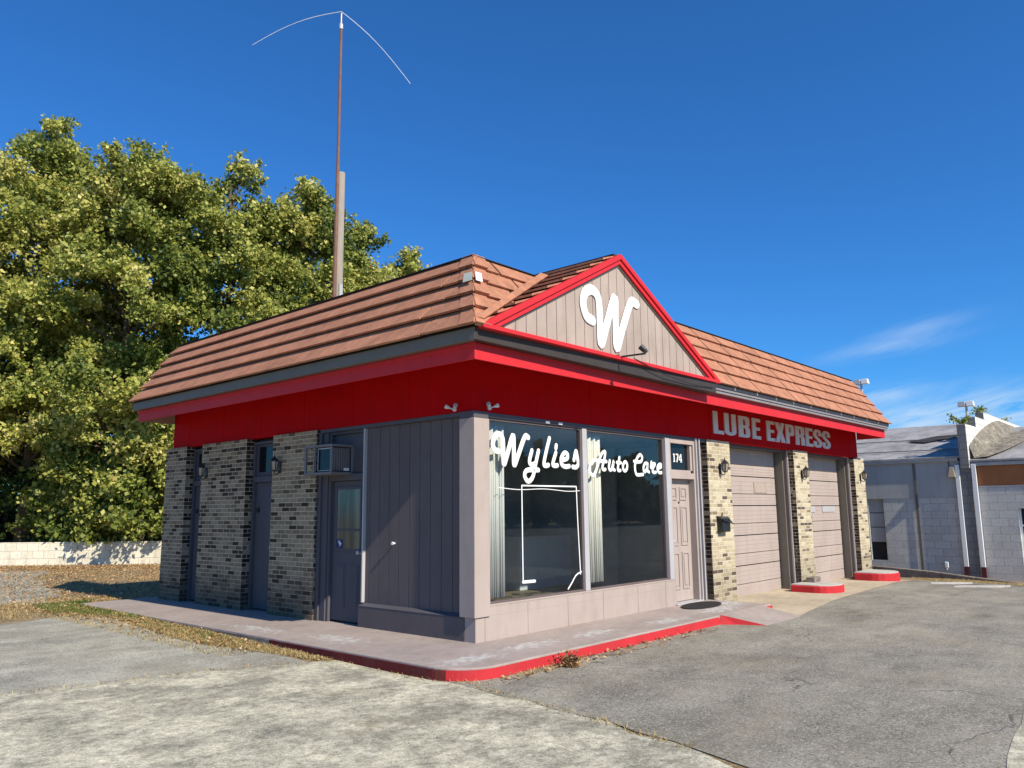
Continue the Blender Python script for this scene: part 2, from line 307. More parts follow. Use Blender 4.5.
# ---------------------------------------------------------------- mesh helpers
class MB:
    def __init__(s): s.v = []; s.f = []; s.mi = []; s.cur = 0
    def poly(s, pts):
        i = len(s.v); s.v += [tuple(p) for p in pts]; s.f.append(tuple(range(i, i + len(pts)))); s.mi.append(s.cur); return s
    def hexa(s, p):   # 8 points: bottom 4 ccw, top 4
        i = len(s.v); s.v += [tuple(q) for q in p]
        for f in ((3, 2, 1, 0), (4, 5, 6, 7), (0, 1, 5, 4), (1, 2, 6, 5), (2, 3, 7, 6), (3, 0, 4, 7)):
            s.f.append(tuple(i + a for a in f)); s.mi.append(s.cur)
        return s
    def box(s, x0, x1, y0, y1, z0, z1):
        return s.hexa([(x0, y0, z0), (x1, y0, z0), (x1, y1, z0), (x0, y1, z0), (x0, y0, z1), (x1, y0, z1), (x1, y1, z1), (x0, y1, z1)])
    def prism(s, pts, d):   # closed polygon extruded by vector d
        n = len(pts); i = len(s.v); s.v += [tuple(p) for p in pts] + [tuple(Vector(p) + Vector(d)) for p in pts]
        s.f.append(tuple(range(i + n - 1, i - 1, -1))); s.f.append(tuple(range(i + n, i + 2 * n))); s.mi += [s.cur] * 2
        for a in range(n):
            b = (a + 1) % n; s.f.append((i + a, i + b, i + n + b, i + n + a)); s.mi.append(s.cur)
        return s
    def tube(s, pts, rad, n=8, cap=True):
        pts = [Vector(p) for p in pts]
        rad = rad if isinstance(rad, (list, tuple)) else [rad] * len(pts)
        i0 = len(s.v); up = None
        for k, p in enumerate(pts):
            t = (pts[min(k + 1, len(pts) - 1)] - pts[max(k - 1, 0)]).normalized()
            if up is None: up = t.orthogonal().normalized()
            a = (up - t * up.dot(t))
            a = a.normalized() if a.length > 1e-6 else t.orthogonal().normalized(); up = a; b = t.cross(a)
            for j in range(n):
                an = 2 * math.pi * j / n; s.v.append(tuple(p + (a * math.cos(an) + b * math.sin(an)) * rad[k]))
        for k in range(len(pts) - 1):
            for j in range(n):
                j2 = (j + 1) % n; s.f.append((i0 + k * n + j, i0 + k * n + j2, i0 + (k + 1) * n + j2, i0 + (k + 1) * n + j)); s.mi.append(s.cur)
        if cap:
            s.f.append(tuple(i0 + j for j in range(n - 1, -1, -1))); e = i0 + (len(pts) - 1) * n
            s.f.append(tuple(e + j for j in range(n))); s.mi += [s.cur] * 2
        return s
    def lathe(s, c, prof, n=16, axis=None):   # prof: (r, h) list about axis through c
        ax = Vector(axis or (0, 0, 1)).normalized(); a = ax.orthogonal().normalized(); b = ax.cross(a); c = Vector(c); i0 = len(s.v)
        for r, h in prof:
            for j in range(n):
                t = 2 * math.pi * j / n; s.v.append(tuple(c + ax * h + (a * math.cos(t) + b * math.sin(t)) * r))
        for k in range(len(prof) - 1):
            for j in range(n):
                j2 = (j + 1) % n; s.f.append((i0 + k * n + j, i0 + k * n + j2, i0 + (k + 1) * n + j2, i0 + (k + 1) * n + j)); s.mi.append(s.cur)
        s.f.append(tuple(i0 + j for j in range(n - 1, -1, -1))); e = i0 + (len(prof) - 1) * n; s.f.append(tuple(e + j for j in range(n))); s.mi += [s.cur] * 2
        return s
    def build(s, name, mats, parent=None, bevel=0.0, smooth=False, recalc=True):
        me = bpy.data.meshes.new(name); me.from_pydata(s.v, [], s.f)
        mats = mats if isinstance(mats, (list, tuple)) else [mats]
        for m in mats: me.materials.append(m if not isinstance(m, str) else M[m])
        if len(mats) > 1: me.polygons.foreach_set('material_index', s.mi)
        if recalc:
            bm = bmesh.new(); bm.from_mesh(me); bmesh.ops.recalc_face_normals(bm, faces=bm.faces); bm.to_mesh(me); bm.free()
        o = bpy.data.objects.new(name, me); C.objects.link(o)
        if parent is not None: o.parent = parent
        if smooth: me.polygons.foreach_set('use_smooth', [True] * len(me.polygons))
        if bevel:
            b = o.modifiers.new('edge', 'BEVEL'); b.width = bevel; b.segments = 2; b.limit_method = 'ANGLE'; b.angle_limit = math.radians(50)
        return o

def tag(o, label, cat, group=None, kind=None):
    if label: o['label'] = label
    if cat: o['category'] = cat
    if group: o['group'] = group
    if kind: o['kind'] = kind
    return o
def thing(name, label, cat, loc=(0, 0, 0), group=None):
    o = bpy.data.objects.new(name, None); C.objects.link(o); o.location = loc; o.empty_display_size = .2
    return tag(o, label, cat, group)
def bx(name, parent, mat, *b, bevel=0.0): return MB().box(*b).build(name, mat, parent, bevel)
def copy_tree(o, parent=None):
    c = o.copy(); C.objects.link(c); c.parent = parent
    for ch in list(o.children): copy_tree(ch, c)
    return c

def spline(pts, closed=False, sub=8):
    P = [Vector(p) for p in pts]; out = []
    n = len(P)
    for i in range(n - 1):
        p0 = P[i - 1] if i > 0 else (P[n - 2] if closed else P[0] * 2 - P[1]); p1 = P[i]; p2 = P[i + 1]
        p3 = P[i + 2] if i + 2 < n else (P[1] if closed else P[n - 1] * 2 - P[n - 2])
        for k in range(sub):
            t = k / sub
            out.append(.5 * ((2 * p1) + (p2 - p0) * t + (2 * p0 - 5 * p1 + 4 * p2 - p3) * t * t + (3 * p1 - p0 - 3 * p2 + p3) * t ** 3))
    out.append(P[-1]); return out

def stroke(mb, pts2, r, y, th=.006, closed=False, n=10):
    """painted brush stroke on a plane of constant y: a flattened round-ended tube following pts2 = (x, z)"""
    P = spline([(p[0], 0, p[1]) for p in pts2], closed)
    # round ends
    if not closed:
        a = (P[0] - P[1]).normalized(); b = (P[-1] - P[-2]).normalized()
        rr = [r] * len(P)
        pre = [P[0] + a * r * f for f in (.98, .8, .5)]; prr = [r * .2, r * .6, r * .866]
        post = [P[-1] + b * r * f for f in (.5, .8, .98)]; por = [r * .866, r * .6, r * .2]
        P = pre + P + post; rr = prr + rr + por
    else: rr = [r] * len(P)
    i0 = len(mb.v)
    for k, p in enumerate(P):
        t = (P[min(k + 1, len(P) - 1)] - P[max(k - 1, 0)]).normalized(); a = Vector((-t.z, 0, t.x))
        for j in range(n):
            an = 2 * math.pi * j / n; q = p + a * (math.cos(an) * rr[k]); mb.v.append((q.x, y + math.sin(an) * th * min(1, rr[k] / r + .2), q.z))
    for k in range(len(P) - 1):
        for j in range(n):
            j2 = (j + 1) % n; mb.f.append((i0 + k * n + j, i0 + k * n + j2, i0 + (k + 1) * n + j2, i0 + (k + 1) * n + j)); mb.mi.append(0)
    mb.f.append(tuple(i0 + j for j in range(n))); mb.mi.append(0)
    e = i0 + (len(P) - 1) * n; mb.f.append(tuple(e + j for j in range(n))); mb.mi.append(0)

# ---------------------------------------------------------------- ground height
def hx(x):
    if x < 5: return -.13
    if x < 13: return -.13 - (x - 5) / 8 * .07
    if x < 17: return -.20 - (x - 13) * .045
    return -.38
def hy(y): return .018 * min(max(y, 0), 6)
def gz(x, y): return hx(x) + hy(y)
def sheet(name, poly, off, mat, jit=0.0, step=.35, seed=1, jit_limit=None):
    r = random.Random(seed); pts = []
    n = len(poly)
    for i in range(n):
        a = Vector(poly[i]); b = Vector(poly[(i + 1) % n]); L = (b - a).length
        if jit and L < 40:
            kk = max(1, int(L / step)); d = (b - a).normalized(); nn = Vector((-d.y, d.x))
            for q in range(kk):
                o = nn * (r.uniform(-1, 1) * jit if q else r.uniform(-.3, .3) * jit); pts.append(a + d * (L * q / kk) + o)
        else: pts.append(a)
    bm = bmesh.new(); bm.faces.new([bm.verts.new((p.x, p.y, 0)) for p in pts])
    for x in (5, 13, 17):
        bmesh.ops.bisect_plane(bm, geom=bm.verts[:] + bm.edges[:] + bm.faces[:], plane_co=(x, 0, 0), plane_no=(1, 0, 0))
    for y in (0, 6):
        bmesh.ops.bisect_plane(bm, geom=bm.verts[:] + bm.edges[:] + bm.faces[:], plane_co=(0, y, 0), plane_no=(0, 1, 0))
    bmesh.ops.triangulate(bm, faces=bm.faces[:])
    for v in bm.verts: v.co.z = gz(v.co.x, v.co.y) + off
    bmesh.ops.recalc_face_normals(bm, faces=bm.faces)
    for f in bm.faces:
        if f.normal.z < 0: f.normal_flip()
    me = bpy.data.meshes.new(name); bm.to_mesh(me); bm.free(); me.materials.append(M[mat])
    o = bpy.data.objects.new(name, me); C.objects.link(o); o['kind'] = 'structure'; return o

BIG = 900
sheet('ground', [(-BIG, -BIG), (BIG, -BIG), (BIG, BIG), (-BIG, BIG)], 0, 'ground')
sheet('asphalt_lot', [(-1.22, .3), (-1.28, -1.3), (-1.45, -2.6), (-1.72, -3.9), (-2.0, -4.7), (-2.5, -7.5), (-4, -60), (90, -60), (90, -3.6), (18, -3.4), (15.3, -2.9), (14.6, -1.6), (14.5, .6)], .008, 'asphalt', .05, .3, 3)
sheet('concrete_pad', [(-60, 2.6), (-4.35, 1.85), (-3.5, 1.62), (-2.6, 1.45), (-1.7, 1.05), (-1.1, .85), (-1.1, -1.3), (-1.45, -2.6), (-1.72, -3.9), (-2.0, -4.7), (-2.5, -7.5), (-4, -60), (-60, -60)], .006, 'concrete', .09, .3, 5)
sheet('pale_asphalt', [(-60, 2.3), (-4.35, 1.5), (-3.5, 1.3), (-2.6, 1.1), (-1.62, .95), (-1.55, 1.5), (-1.75, 2.6), (-1.78, 3.4), (-1.6, 4.6), (-1.55, 5.9), (-1.9, 6.9), (-2.6, 6.8), (-3.4, 6.4), (-60, 7)], .004, 'asphalt_light', .16, .3, 7)
sheet('back_lane', [(-3.2, 9.5), (-1.6, 9.3), (-.9, 10.4), (-.3, 13.0), (.4, 15.8), (1.6, 18.6), (-.5, 19.5), (-3, 15)], .005, 'asphalt_light', .22, .4, 9)
sheet('concrete_pad', [(-.83, -5.52), (.10, -5.42), (3, -5.1), (12, -6.5), (12, -30), (-3, -30), (-1.6, -7)], .012, 'concrete', .03, .3, 13)
sheet('apron', [(5.55, -.9), (5.48, -1.68), (6.6, -1.48), (8, -1.26), (10.5, -1.08), (12.7, -.97), (14.4, -.9), (14.4, .5), (5.6, .5)], .014, 'apron', .02, .4, 11)

# ---------------------------------------------------------------- sidewalk with red kerb
def arc(cx, cy, r, a0, a1, n=10): return [(cx + r * math.cos(math.radians(a0 + (a1 - a0) * i / n)), cy + r * math.sin(math.radians(a0 + (a1 - a0) * i / n))) for i in range(n + 1)]
outer = [(-1.28, 8.5)] + [(-1.28, 4.0), (-1.28, 1.2)] + arc(-.78, -.60, .50, 180, 270) + [(2, -1.11), (3.95, -1.115), (5.7, -1.12)]
wp = outer + [(5.72, .16), (5.0, .3), (.3, .3), (.3, 8.5)]
MB().prism([(x, y, -.36) for x, y in wp], (0, 0, .36)).build('sidewalk', 'walk', None, .012)['kind'] = 'structure'
def offset_path(path, d):
    out = []
    for i, p in enumerate(path):
        a = Vector(path[max(i - 1, 0)]); b = Vector(path[min(i + 1, len(path) - 1)]); t = (b - a).normalized(); nn = Vector((t.y, -t.x)); out.append(Vector(p) + nn * d)
    return out
def kerb_strip(name, path, z0, z1, mat, th=.014):
    o = offset_path(path, th); m = MB()
    for i in range(len(path) - 1):
        a, b = path[i], path[i + 1]; c, d = o[i + 1], o[i]
        m.poly([(d.x, d.y, z0), (c.x, c.y, z0), (c.x, c.y, z1), (d.x, d.y, z1)])
        m.poly([(d.x, d.y, z1), (c.x, c.y, z1), (b[0], b[1], z1), (a[0], a[1], z1)])
    ob = m.build(name, mat, None); ob['kind'] = 'structure'; return ob
red_path = arc(-.78, -.60, .50, 205, 270) + [(2, -1.11), (3.9, -1.115)]
# path runs with the lot on its right-hand side seen from above
kerb_strip('red_kerb', red_path, -.34, -.022, 'kerb_red')
kerb_strip('red_kerb', [(5.42, -1.12), (5.715, -1.121), (5.725, -.2)], -.34, -.022, 'kerb_red')
kerb_strip('shaded_old_kerb', [(-1.28, 2.3), (-1.28, 1.2)] + arc(-.78, -.60, .50, 180, 205, 4), -.34, -.022, 'kerb_maroon')  # side-facing run, its shade carried by the darker red
kerb_strip('old_kerb', [(-1.28, 8.5), (-1.28, 5), (-1.28, 2.3)], -.34, -.022, 'kerb_old', .012)
m = MB(); m.cur = 0
m.poly([(3.98, -1.1, .004), (4.2, -1.70, -.118), (5.44, -1.70, -.122), (5.40, -1.1, .004)])
m.cur = 1
m.poly([(3.96, -1.12, .0), (3.78, -1.14, -.34), (4.15, -1.71, -.34), (4.2, -1.70, -.118), (3.98, -1.1, .004)])
m.cur = 0
m.poly([(5.40, -1.1, .004), (5.44, -1.70, -.122), (5.44, -1.70, -.34), (5.42, -1.1, -.34)])
m.poly([(4.2, -1.70, -.118), (4.15, -1.71, -.34), (5.44, -1.70, -.34), (5.44, -1.70, -.122)])
m.poly([(3.78, -1.14, -.34), (3.96, -1.12, 0), (3.98, -1.1, .004), (5.40, -1.1, .004), (5.42, -1.1, -.34)])
m.build('kerb_ramp', ['walk', 'kerb_red'])['kind'] = 'structure'

def island(x0, x1, y0, y1, lab):
    t = thing('kerb_island', lab, 'kerb island', ((x0 + x1) / 2, y0, -.2), 'low kerb islands at the foot of the garage piers')
    w = (x1 - x0) / 2; cx = (x0 + x1) / 2
    ring = [(x0 - cx, y1 - y0), (x0 - cx, w * .75)] + [(w * math.cos(math.radians(a)), w * .75 + w * .75 * math.sin(math.radians(a))) for a in range(180, 361, 18)][1:-1] + [(x1 - cx, w * .75), (x1 - cx, y1 - y0)]
    zt = .0 + .2
    MB().prism([(x, y, -.2) for x, y in ring], (0, 0, zt + .2 - .02)).build('kerb_face', 'kerb_red', t, .02)
    ins = [(x * .95, y + (.02 if y < .4 else 0)) for x, y in ring]
    MB().prism([(x, y, zt - .022) for x, y in ins], (0, 0, .024)).build('top_slab', 'islandtop', t, .008)
    return t
island(9.17, 10.20, -.86, -.004, 'red faced rounded kerb island at the foot of the pier between the garage doors')
island(12.92, 14.05, -.84, -.004, 'red faced rounded kerb island at the foot of the end pier by the alley')
MB().box(-.17, .17, -.09, .09, 0, .10).build('loose_block', 'kerb_old', None, .012).location = (9.9, -.2, .002)
tag(bpy.data.objects['loose_block'], 'dark loose block lying on the kerb island between garage doors', 'block')

# ---------------------------------------------------------------- the shop building
Lx, Ly = 13.85, 7.92
shop = thing('auto_shop', 'low brick and taupe auto shop with red eaves and orange shingle mansard roof', 'building', (0, 0, 0))
# red band
m = MB(); m.box(0, Lx, 0, .12, 2.752, 3.42); m.box(0, .12, .12, Ly, 2.752, 3.42)
for x in (1.2, 2.42, 3.64, 4.86, 6.08, 7.3, 8.5, 9.7, 10.9, 12.1, 13.3): m.box(x, x + .012, -.0035, .001, 2.755, 3.41)
for y in (1.2, 2.42, 3.64, 4.86, 6.08, 7.3): m.box(-.0035, .001, y, y + .012, 2.755, 3.41)
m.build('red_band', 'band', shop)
# rear, end walls and flat roof
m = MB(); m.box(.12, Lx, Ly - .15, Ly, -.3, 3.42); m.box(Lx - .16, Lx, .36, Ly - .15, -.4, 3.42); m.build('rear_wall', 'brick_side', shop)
bx('flat_roof', shop, 'tar', .1, Lx, .1, Ly, 3.44, 3.50)
# eave
xL, xR = -.78, Lx + .085
yB = Ly + .03
zs, zg, zr, zt = 3.553, 3.4075, 3.216, 4.734
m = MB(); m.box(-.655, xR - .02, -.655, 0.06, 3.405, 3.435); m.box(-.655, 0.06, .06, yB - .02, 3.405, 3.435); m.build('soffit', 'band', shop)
m = MB(); m.hexa([(-.67, -.67, zr), (xR, -.67, zr), (xR, -.645, zr), (-.645, -.645, zr), (-.67, -.67, zg), (xR, -.67, zg), (xR, -.645, zg), (-.645, -.645, zg)]); m.build('fascia_board', 'red', shop, .004)
m = MB(); m.hexa([(-.67, -.67, zr), (-.645, -.645, zr), (-.645, yB, zr), (-.67, yB, zr), (-.67, -.67, zg), (-.645, -.645, zg), (-.645, yB, zg), (-.67, yB, zg)])
m.box(-.69, -.67, -.69, yB, zg - .05, zg - .002)
m.build('fascia_board', 'red', shop, .004)
MB().box(-.645, 0, yB - .03, yB - .004, zr, 3.405).build('fascia_board', 'soffit', shop)
MB().box(xR - .03, xR - .004, -.645, 0, zr, 3.405).build('fascia_board', 'red', shop)
# gutter: left run, front run (stepped, paler) beyond the gable
MB().hexa([(xL, -.78, zg), (-.69, -.69, zg), (-.69, yB, zg), (xL, yB, zg), (xL, -.78, zs), (-.60, -.60, zs), (-.60, yB, zs), (xL, yB, zs)]).build('gutter', 'gutter', shop, .005)
m = MB(); m.box(4.72, xR, -.745, -.645, zg, zg + .045); m.box(4.72, xR, -.765, -.6, zg + .047, zg + .09); m.box(4.72, xR, -.785, -.6, zg + .092, zs)
m.build('gutter', 'gutter_pale', shop, .004)
MB().hexa([(xL, -.78, zg), (4.72, -.85, zg - .04), (4.72, -.645, zg - .04), (-.69, -.69, zg), (xL, -.78, zs), (4.72, -.85, zs), (4.72, -.6, zs), (-.60, -.60, zs)]).build('gable_beam', 'beam', shop, .005)

# mansard: five courses of big tiles per side
tx, ty = .05, .05
def slope_pt(side, a, s, lift=0.0):
    """point on the mansard: side 'f' front or 'l' left, a = position along the eave, s = 0 eave .. 1 top"""
    o = -.80 + (.80 + tx) * s; z = zs + (zt - zs) * s
    nx = -(zt - zs); nz = (.80 + tx); L = math.hypot(nx, nz); ox = nx / L * lift; oz = nz / L * lift
    return (a, o + ox, z + oz) if side == 'f' else (o + ox, a, z + oz)
def hipx(s): return -.80 + (.80 + tx) * s
def course_mesh(side, a1, joints, m):
    n = 5; LO, TH = (.056, .026) if side == 'f' else (.076, .030)
    for c in range(n):
        s0 = c / n - (.02 if c == 0 else 0); s1 = (c + 1) / n + (.03 if c < n - 1 else 0)
        r = random.Random(c * 3 + (1 if side == 'f' else 2)); edges = [None] + ([-.62] if side == 'f' and c == 0 else []) + [j + r.uniform(-.03, .03) + (.0 if j > 5 else .22 * (c % 2)) for j in joints] + [a1]
        for i in range(len(edges) - 1):
            g = .019 if side == 'f' else .012
            a_l0 = hipx(s0) - .03 if edges[i] is None else edges[i] + g; a_l1 = hipx(s1) - .01 if edges[i] is None else edges[i] + g
            a_r = edges[i + 1] - (g if i < len(edges) - 2 else 0)
            lo = LO + r.uniform(-.004, .004); th = TH
            if side == 'f' and c == 0 and i > 0 and edges[i + 1] < 4.9: continue
            P = [slope_pt(side, a_l0, s0, lo - th), slope_pt(side, a_r, s0, lo - th), slope_pt(side, a_r, s1, .012 - .01), slope_pt(side, a_l1, s1, .012 - .01),
                 slope_pt(side, a_l0, s0, lo), slope_pt(side, a_r, s0, lo), slope_pt(side, a_r, s1, .014), slope_pt(side, a_l1, s1, .014)]
            m.hexa(P)
m = MB(); course_mesh('f', xR, [.35, 1.25, 2.2, 3.1, 4.0, 4.68, 5.53, 6.39, 7.24, 8.05, 8.88, 9.75, 10.6, 11.45, 12.3, 13.1], m); m.build('roof_slope', 'shingle', shop)
m = MB(); course_mesh('l', yB, [.0 + .93 * i for i in range(0, 1)], m); m.build('roof_slope', 'shingle', shop)
# underlay and solid core, closing the ends
m = MB()
m.prism([(xR - .005, -.79, zs - .005), (xR - .005, tx, zt - .01), (xR - .005, tx + .03, 3.45), (xR - .005, -.6, 3.45)], (-(xR + .0), 0, 0))
m.prism([(-.79, yB - .005, zs - .005), (tx, yB - .005, zt - .01), (tx + .03, yB - .005, 3.45), (-.6, yB - .005, 3.45)], (0, -(yB + .0), 0))
m.poly([(-.79, -.79, zs - .006), (0, -.79, zs - .006), (tx, tx, zt - .012)]); m.poly([(-.79, 0, zs - .006), (-.79, -.79, zs - .006), (tx, tx, zt - .012)])
m.build('roof_core', 'tar', shop)
# hip cap strips and ridge flashing
m = MB()
n = 5
for c in range(n):
    s0 = c / n - (.02 if c == 0 else 0); s1 = (c + 1) / n
    w = .20; lo = .084
    for side in ('f', 'l'):
        P = [slope_pt(side, hipx(s0) - .05, s0, lo - .025), slope_pt(side, hipx(s0) + w, s0, lo - .025), slope_pt(side, hipx(s1) + w, s1 + .02, .01), slope_pt(side, hipx(s1) - .02, s1 + .02, .01),
             slope_pt(side, hipx(s0) - .045, s0, lo), slope_pt(side, hipx(s0) + w, s0, lo), slope_pt(side, hipx(s1) + w, s1 + .02, .03), slope_pt(side, hipx(s1) - .03, s1 + .02, .03)]
        m.hexa(P)
m.build('hip_cap', 'shingle', shop)
for side, w_ in (('f', .075), ('l', .115)):
    m = MB()
    for l0, l1 in ((.088, .093),):
        m.hexa([slope_pt(side, hipx(.54) - .04, .54, l0), slope_pt(side, hipx(.54) + w_, .54, l0), slope_pt(side, hipx(.69) + w_, .69, l0 - .02), slope_pt(side, hipx(.69) - .03, .69, l0 - .02),
                slope_pt(side, hipx(.54) - .04, .54, l1), slope_pt(side, hipx(.54) + w_, .54, l1), slope_pt(side, hipx(.69) + w_, .69, l1 - .02), slope_pt(side, hipx(.69) - .03, .69, l1 - .02)])
    m.build('hip_patch', 'white' if side == 'f' else 'patch_grey', shop)
m = MB(); m.box(tx - .06, xR, tx - .05, tx + .10, zt + .006, zt + .014); m.box(tx - .06, tx + .10, tx + .10, yB, zt + .006, zt + .014); m.build('ridge_flashing', 'tar', shop)

# gable over the corner
gx, gzt, gl, gr, gy = 2.05, 5.035, -.71, 4.81, -.83
gb = zs + .01
def gedge(x): return gb + (gzt - gb) * (1 - abs(x - gx) / ((gx - gl) if x < gx else (gr - gx)))
m = MB(); m.prism([(gl + .1, gy + .05, gb), (gr - .1, gy + .05, gb), (gx, gy + .05, gzt - .06)], (0, .05, 0)).build('gable_backing', 'taupe_dark', shop)
m = MB(); x = gl + .2; r = random.Random(4)
while x < gr - .2:
    x2 = min(x + .195, gr - .15); pts = [(x + .005, gb + .01), (x2 - .005, gb + .01)]
    top = [(x2 - .005, gedge(x2) - .09)] + ([(gx, gzt - .09)] if x < gx < x2 else []) + [(x + .005, gedge(x) - .09)]
    pts += [p for p in top]
    if min(p[1] for p in top) > gb + .03: m.prism([(a, gy + .03, b) for a, b in pts], (0, .02, 0))
    x += .195
m.build('gable_boards', 'weathered', shop)
def rake(x0, z0, x1, z1, w, y0, y1, off):   # sloping trim board below the line (x0,z0)-(x1,z1)
    zf = gb - .02; P = [(x0, z0 - off), (x1, z1 - off), (x1, z1 - off - w), (x0, z0 - off - w)]; out_ = []
    for i in range(4):   # clip at the foot of the gable
        (xa, za), (xb, zb_) = P[i], P[(i + 1) % 4]
        if za >= zf: out_.append((xa, y0, za))
        if (za - zf) * (zb_ - zf) < 0: f = (zf - za) / (zb_ - za); out_.append((xa + (xb - xa) * f, y0, zf))
    return out_, (0, y1 - y0, 0)
for (x0, x1) in ((gl - .03, gx), (gx, gr + .03)):
    z0 = gb if x0 < gx else gzt; z1 = gzt if x0 < gx else gb
    m = MB()
    p, d = rake(x0, z0, x1, z1, .075, gy - .045, gy + .05, -.015); m.prism(p, d)
    p, d = rake(x0, z0, x1, z1, .065, gy - .02, gy + .05, .062); m.prism(p, d)
    m.build('gable_trim', 'red', shop, .004)
    m = MB(); p, d = rake(x0 + (.14 if x0 < gx else 0), z0 + (.075 if x0 < gx else 0), x1 - (.14 if x0 >= gx else 0), z1 + (.075 if x0 >= gx else 0), .028, gy + .012, gy + .04, .129); m.prism(p, d); m.build('gable_trim', 'gutter', shop)
MB().box(gl - .02, gr + .02, gy - .05, gy + .06, gb - .028, gb + .022).build('gable_trim', 'red', shop, .004)
# gable roof (ridge runs back), tiled left slope
yb = 1.05
m = MB()
for sgn, xe in ((-1, gl), (1, gr)):
    n = 9; run = abs(gx - xe)
    for c in range(n):
        f0 = c / n; f1 = (c + 1) / n + (.02 if c < n - 1 else 0)
        xa = xe + (gx - xe) * f0; xb = xe + (gx - xe) * min(f1, 1); za = gb + (gzt - gb) * f0; zb = gb + (gzt - gb) * min(f1, 1)
        m.hexa([(xa, gy + .05, za + .045), (xa, yb, za + .045), (xb, yb, zb + .002), (xb, gy + .05, zb + .002), (xa, gy + .05, za + .075), (xa, yb, za + .075), (xb, yb, zb + .012), (xb, gy + .05, zb + .012)])
m.build('gable_roof', 'shingle', shop)
m = MB(); m.prism([(gl + .02, gy + .06, gb - .02), (gr - .02, gy + .06, gb - .02), (gx, gy + .06, gzt - .012)], (0, yb - gy - .1, 0)); m.build('roof_core', 'tar', shop)
m = MB(); m.prism([(gl, yb - .02, gb), (gr, yb - .02, gb), (gx, yb - .02, gzt)], (0, .03, 0)).build('gable_rear', 'tar', shop)
MB().box(gx - .05, gx + .05, gy + .05, yb, gzt - .02, gzt + .03).build('ridge_cap', 'tar', shop)
# valley strip between mansard and gable
v0 = Vector((gl - .02, -.80, zs + .04)); sv = (zt - gb) / ((gzt - gb)); sv *= .95; v1 = Vector((gl + (gx - gl) * sv, tx - .08, zt - .02))
m = MB(); w1 = Vector((-.085, .015, .045)); w2 = Vector((.045, -.015, .03))
m.hexa([v0 + w1 * .8, v0 + w2, v1 + w2, v1 + w1, v0 + w1 * .8 + Vector((0, -.03, .03)), v0 + w2 + Vector((0, -.03, .03)), v1 + w2 + Vector((0, -.03, .03)), v1 + w1 + Vector((0, -.03, .03))]).build('valley_strip', 'shingle', shop, .006)
# gable emblem
GW = [(1.409, 3.993), (1.275, 4.035), (1.211, 4.199), (1.268, 4.346), (1.41, 4.412), (1.533, 4.358), (1.572, 4.226), (1.578, 3.969), (1.595, 3.706), (1.725, 3.97), (1.945, 4.408), (1.949, 4.077), (1.962, 3.707), (2.126, 4.02), (2.345, 4.41), (2.50, 4.425)]
m = MB(); stroke(m, GW, .074, gy + .018, .012, n=12); m.build('emblem', 'white', shop, smooth=True, recalc=True)

# sign lettering LUBE EXPRESS
def glyph(ch):
    S, B = .37, .155
    if ch == 'L': return [[(0, 0), (1, 0), (1, B), (S + .06, B), (S + .06, 1), (0, 1)]]
    if ch == 'E': return [[(0, 0), (1, 0), (1, B), (.42, B), (.42, .43), (.9, .43), (.9, .57), (.42, .57), (.42, 1 - B), (.98, 1 - B), (.98, 1), (0, 1)]]
    if ch == 'U':
        o = [(0, 1)] + [(.5 + .5 * math.cos(math.radians(a)), .17 + .17 * math.sin(math.radians(a))) for a in range(180, 361, 15)] + [(1, 1), (.63, 1)]
        i = [(.5 + .13 * math.cos(math.radians(a)), .2 + .06 * math.sin(math.radians(a))) for a in range(360, 179, -20)] + [(.37, 1)]
        return [o + i]
    if ch in 'BPR':
        h1 = [(.40, .57), (.56, .57), (.63, .62), (.63, .81), (.56, .86), (.40, .86)]
        h2 = [(.40, .14), (.57, .14), (.64, .19), (.64, .40), (.57, .45), (.40, .45)]
        if ch == 'B': return [[(0, 0), (.78, 0), (.94, .04), (1, .12), (1, .40), (.93, .48), (.82, .51), (.92, .54), (.98, .61), (.98, .88), (.92, .96), (.76, 1), (0, 1)], h1, h2]
        if ch == 'P': return [[(0, 0), (.40, 0), (.40, .42), (.78, .42), (.94, .46), (1, .54), (1, .88), (.94, .96), (.78, 1), (0, 1)], [(.40, .57), (.56, .57), (.62, .61), (.62, .82), (.56, .86), (.40, .86)]]
        return [[(0, 0), (.39, 0), (.39, .43), (.52, .43), (.61, .38), (.62, 0), (1, 0), (.99, .36), (.92, .46), (.78, .50), (.92, .54), (.98, .62), (.98, .88), (.92, .96), (.76, 1), (0, 1)], [(.39, .57), (.55, .57), (.61, .61), (.61, .82), (.55, .86), (.39, .86)]]
    if ch == 'X': return [[(0, 0), (.38, 0), (.5, .30), (.62, 0), (1, 0), (.71, .52), (.96, 1), (.60, 1), (.50, .74), (.40, 1), (.04, 1), (.29, .52)]]
    if ch == 'S':
        P = spline([(.80, .66, 0), (.80, .80, 0), (.70, .915, 0), (.5, .93, 0), (.30, .915, 0), (.20, .80, 0), (.21, .68, 0), (.34, .575, 0), (.5, .5, 0), (.67, .42, 0), (.80, .32, 0), (.80, .19, 0), (.70, .085, 0), (.5, .07, 0), (.30, .085, 0), (.20, .19, 0), (.20, .34, 0)], sub=4)
        Lf, Rt = [], []
        for i, p in enumerate(P):
            t = (P[min(i + 1, len(P) - 1)] - P[max(i - 1, 0)]).normalized(); Lf.append((p.x - t.y * .195, p.y + t.x * .07)); Rt.append((p.x + t.y * .195, p.y - t.x * .07))
        return [Lf + Rt[::-1]]
SIGN = [('L', 6.188, 6.581), ('U', 6.627, 7.09), ('B', 7.204, 7.681), ('E', 7.80, 8.174), ('E', 8.47, 8.85), ('X', 8.879, 9.373), ('P', 9.419, 9.853), ('R', 9.935, 10.425), ('E', 10.493, 10.914), ('S', 10.948, 11.445), ('S', 11.48, 11.978)]
m = MB(); zl0, zl1 = 2.878, 3.287
